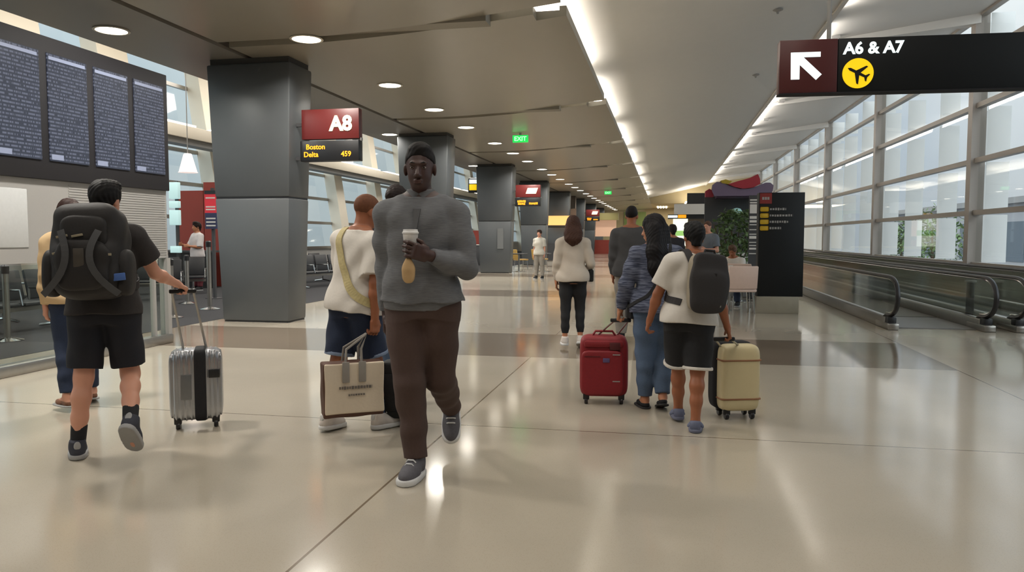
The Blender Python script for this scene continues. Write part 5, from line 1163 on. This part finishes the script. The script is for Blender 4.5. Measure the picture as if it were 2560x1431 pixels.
t = like(P, 'crossbody_bag', 'black crossbody strap and small bag on the woman in the blue sweater', 'bag'); link('strap', mesh_from('strap', v, f), BLK, t); link('pouch', blob('pouch', [rbox(P.T(-.20, .12, -.08), (.035, .10, .07), .02, P.Rt)], .008), BLK, t)
hb = world_of(P, P.handL[0]+P.handL[1]*.085*P.s+P.handL[2]*.02)
lz = Matrix.Rotation(-.1, 4, 'Z') @ Vector((hb[0]+.50, hb[1]-6.36, 0))
for sx in (-1, 1): link('handle_tube', MB().tube([(sx*.085, .085, .52), (lz.x+sx*.06, lz.y, hb[2]-.02)], .008, 8), M['steel'], RED_T)
link('handle_grip', MB().box(lz.x-.085, lz.x+.085, lz.y-.016, lz.y+.016, hb[2]-.026, hb[2]+.006, .010), M['black'], RED_T)

# boy in white tee with black and beige backpack
P = person('person in a white tee and black shorts with a squarish black backpack and blue clogs', on_z(1738, 1080)[:2], 1.52, 0, BROWN, lean=3, side=5, twist=24, head=(-6, 8), bulk=1.06, anchor='R', L=(18, -1, 6, 0, 8), R=(-6, -2, 6, 0, 4),
           aL=((-.46, .10, -1), (-.26, .30, -.9)), aR=((.2, -.1, -1), (.25, .2, -.9)), curl=(45, 50), palm=((1, 0, 0), (-.7, 0, -.4)), vox=.0065)
hair(P, (20, 19, 20), 'short'); shirt(P, WHT, hem=-.07, sleeve=.74, loose=.034, slr=.034, seed=4.4, flare=.02, amp=.006); trousers(P, BLK, .93, (.118, .108, .06), .022, 'shorts', seed=6., waist=.085)
for q in 'LR':
    a, k = P.J['hip'+q], P.J['knee'+q]; e = a*.07+k*.93; d = nrm(k-a); link('white_hem', blob('hem', [cone(e-d*.004, e+d*.018, .108, .109, .005, 'u', 3)], .006), WHT, P.root)
shoes(P, pmat('blue_grey_clog', (94, 100, 124), rough=.6), pmat('clog_sole', (100, 104, 124), rough=.6), 'sandal', None, ('clog', 'sole'))
backpack(P, 'squarish black backpack with beige back panel on the person in white tee and black shorts', .150, .070, .04, .50, -.235, pmat('dark_pack_cloth', (42, 39, 40), rough=.75, var=.15, scale=70), 'square', pmat('beige_pack_side', (150, 140, 122), rough=.8), .015)
hb = world_of(P, P.handR[0]+P.handR[1]*.085*P.s+P.handR[2]*.02)
lz = Matrix.Rotation(-.30, 4, 'Z') @ Vector((hb[0]-.56, hb[1]-6.02, 0))
for sx in (-1, 1): link('handle_tube', MB().tube([(sx*.08, .08, .52), (lz.x+sx*.06, lz.y, hb[2]-.02)], .008, 8), M['steel'], CR_T)
link('handle_grip', MB().box(lz.x-.08, lz.x+.08, lz.y-.016, lz.y+.016, hb[2]-.026, hb[2]+.006, .010), M['black'], CR_T)

# people farther off
def far_person(label, foot, h, yaw, skin, hcol, hk, top, sl, bot, **kw):
    P = person(label, foot, h, yaw, skin, vox=.012, **kw); hair(P, hcol, hk); shirt(P, top, hem=-.1, sleeve=sl, loose=.025, slr=.025); trousers(P, bot, 1.94, (.112, .08, .06), .014); shoes(P, BLK, SOLEG); return P
far_person('person in a pale top far away by the dark tables', on_z(1356, 698)[:2], 1.66, 170, PALE, (60, 46, 40), 'short', pmat('pale_blouse', (190, 186, 176), rough=.9), .8, pmat('pale_grey_trouser', (136, 130, 122)), fem=True)
x = on_y(1668, 600, 16.)[0]
far_person('person in dark clothes far away between the two central travellers', (x, 16.), 1.66, 10, TAN, (28, 22, 22), 'short', pmat('dark_top', (46, 44, 50)), 1.9, BLK)
far_person('standing person in a grey blue tee with bent arms near the cafe tables', (.98, 16.9), 1.76, 150, PALE, (92, 66, 54), 'cropped', pmat('grey_blue_tee', (104, 110, 118), rough=.9), .7, DEN, aL=((-.2, .1, -1), (.7, .7, .1)), aR=((.2, .1, -1), (-.7, .7, .0)))
far_person('seated person in a white tee at the cafe table beside the black directory sign', (1.42, 15.75), 1.66, 160, BROWN, (92, 70, 56), 'short', WHT, .7, DEN, lean=20, L=(86, 6, 88, 0, 5), R=(86, 6, 88, 0, 5), aL=((-.15, .6, -.8), (.3, .9, .0)), aR=((.15, .6, -.8), (-.3, .9, .0)))
cafe_chair(1.50, 15.78, math.radians(160), PINKW, 'pale pink cafe chair under the seated person in white', 'cafe chairs', 'cafe_chair')
x = on_y(492, 600, 17.6)[0]
far_person('person in a white shirt at the red gate counter wall', (x, 17.7), 1.80, 150, TAN, (36, 26, 24), 'short', pmat('white_shirt', (206, 200, 200), rough=.9), 1.0, pmat('maroon_cloth', (92, 26, 36)), aL=((-.2, .2, -1), (.6, .8, .1)), aR=((.3, .3, -1), (-.3, .9, .2)))
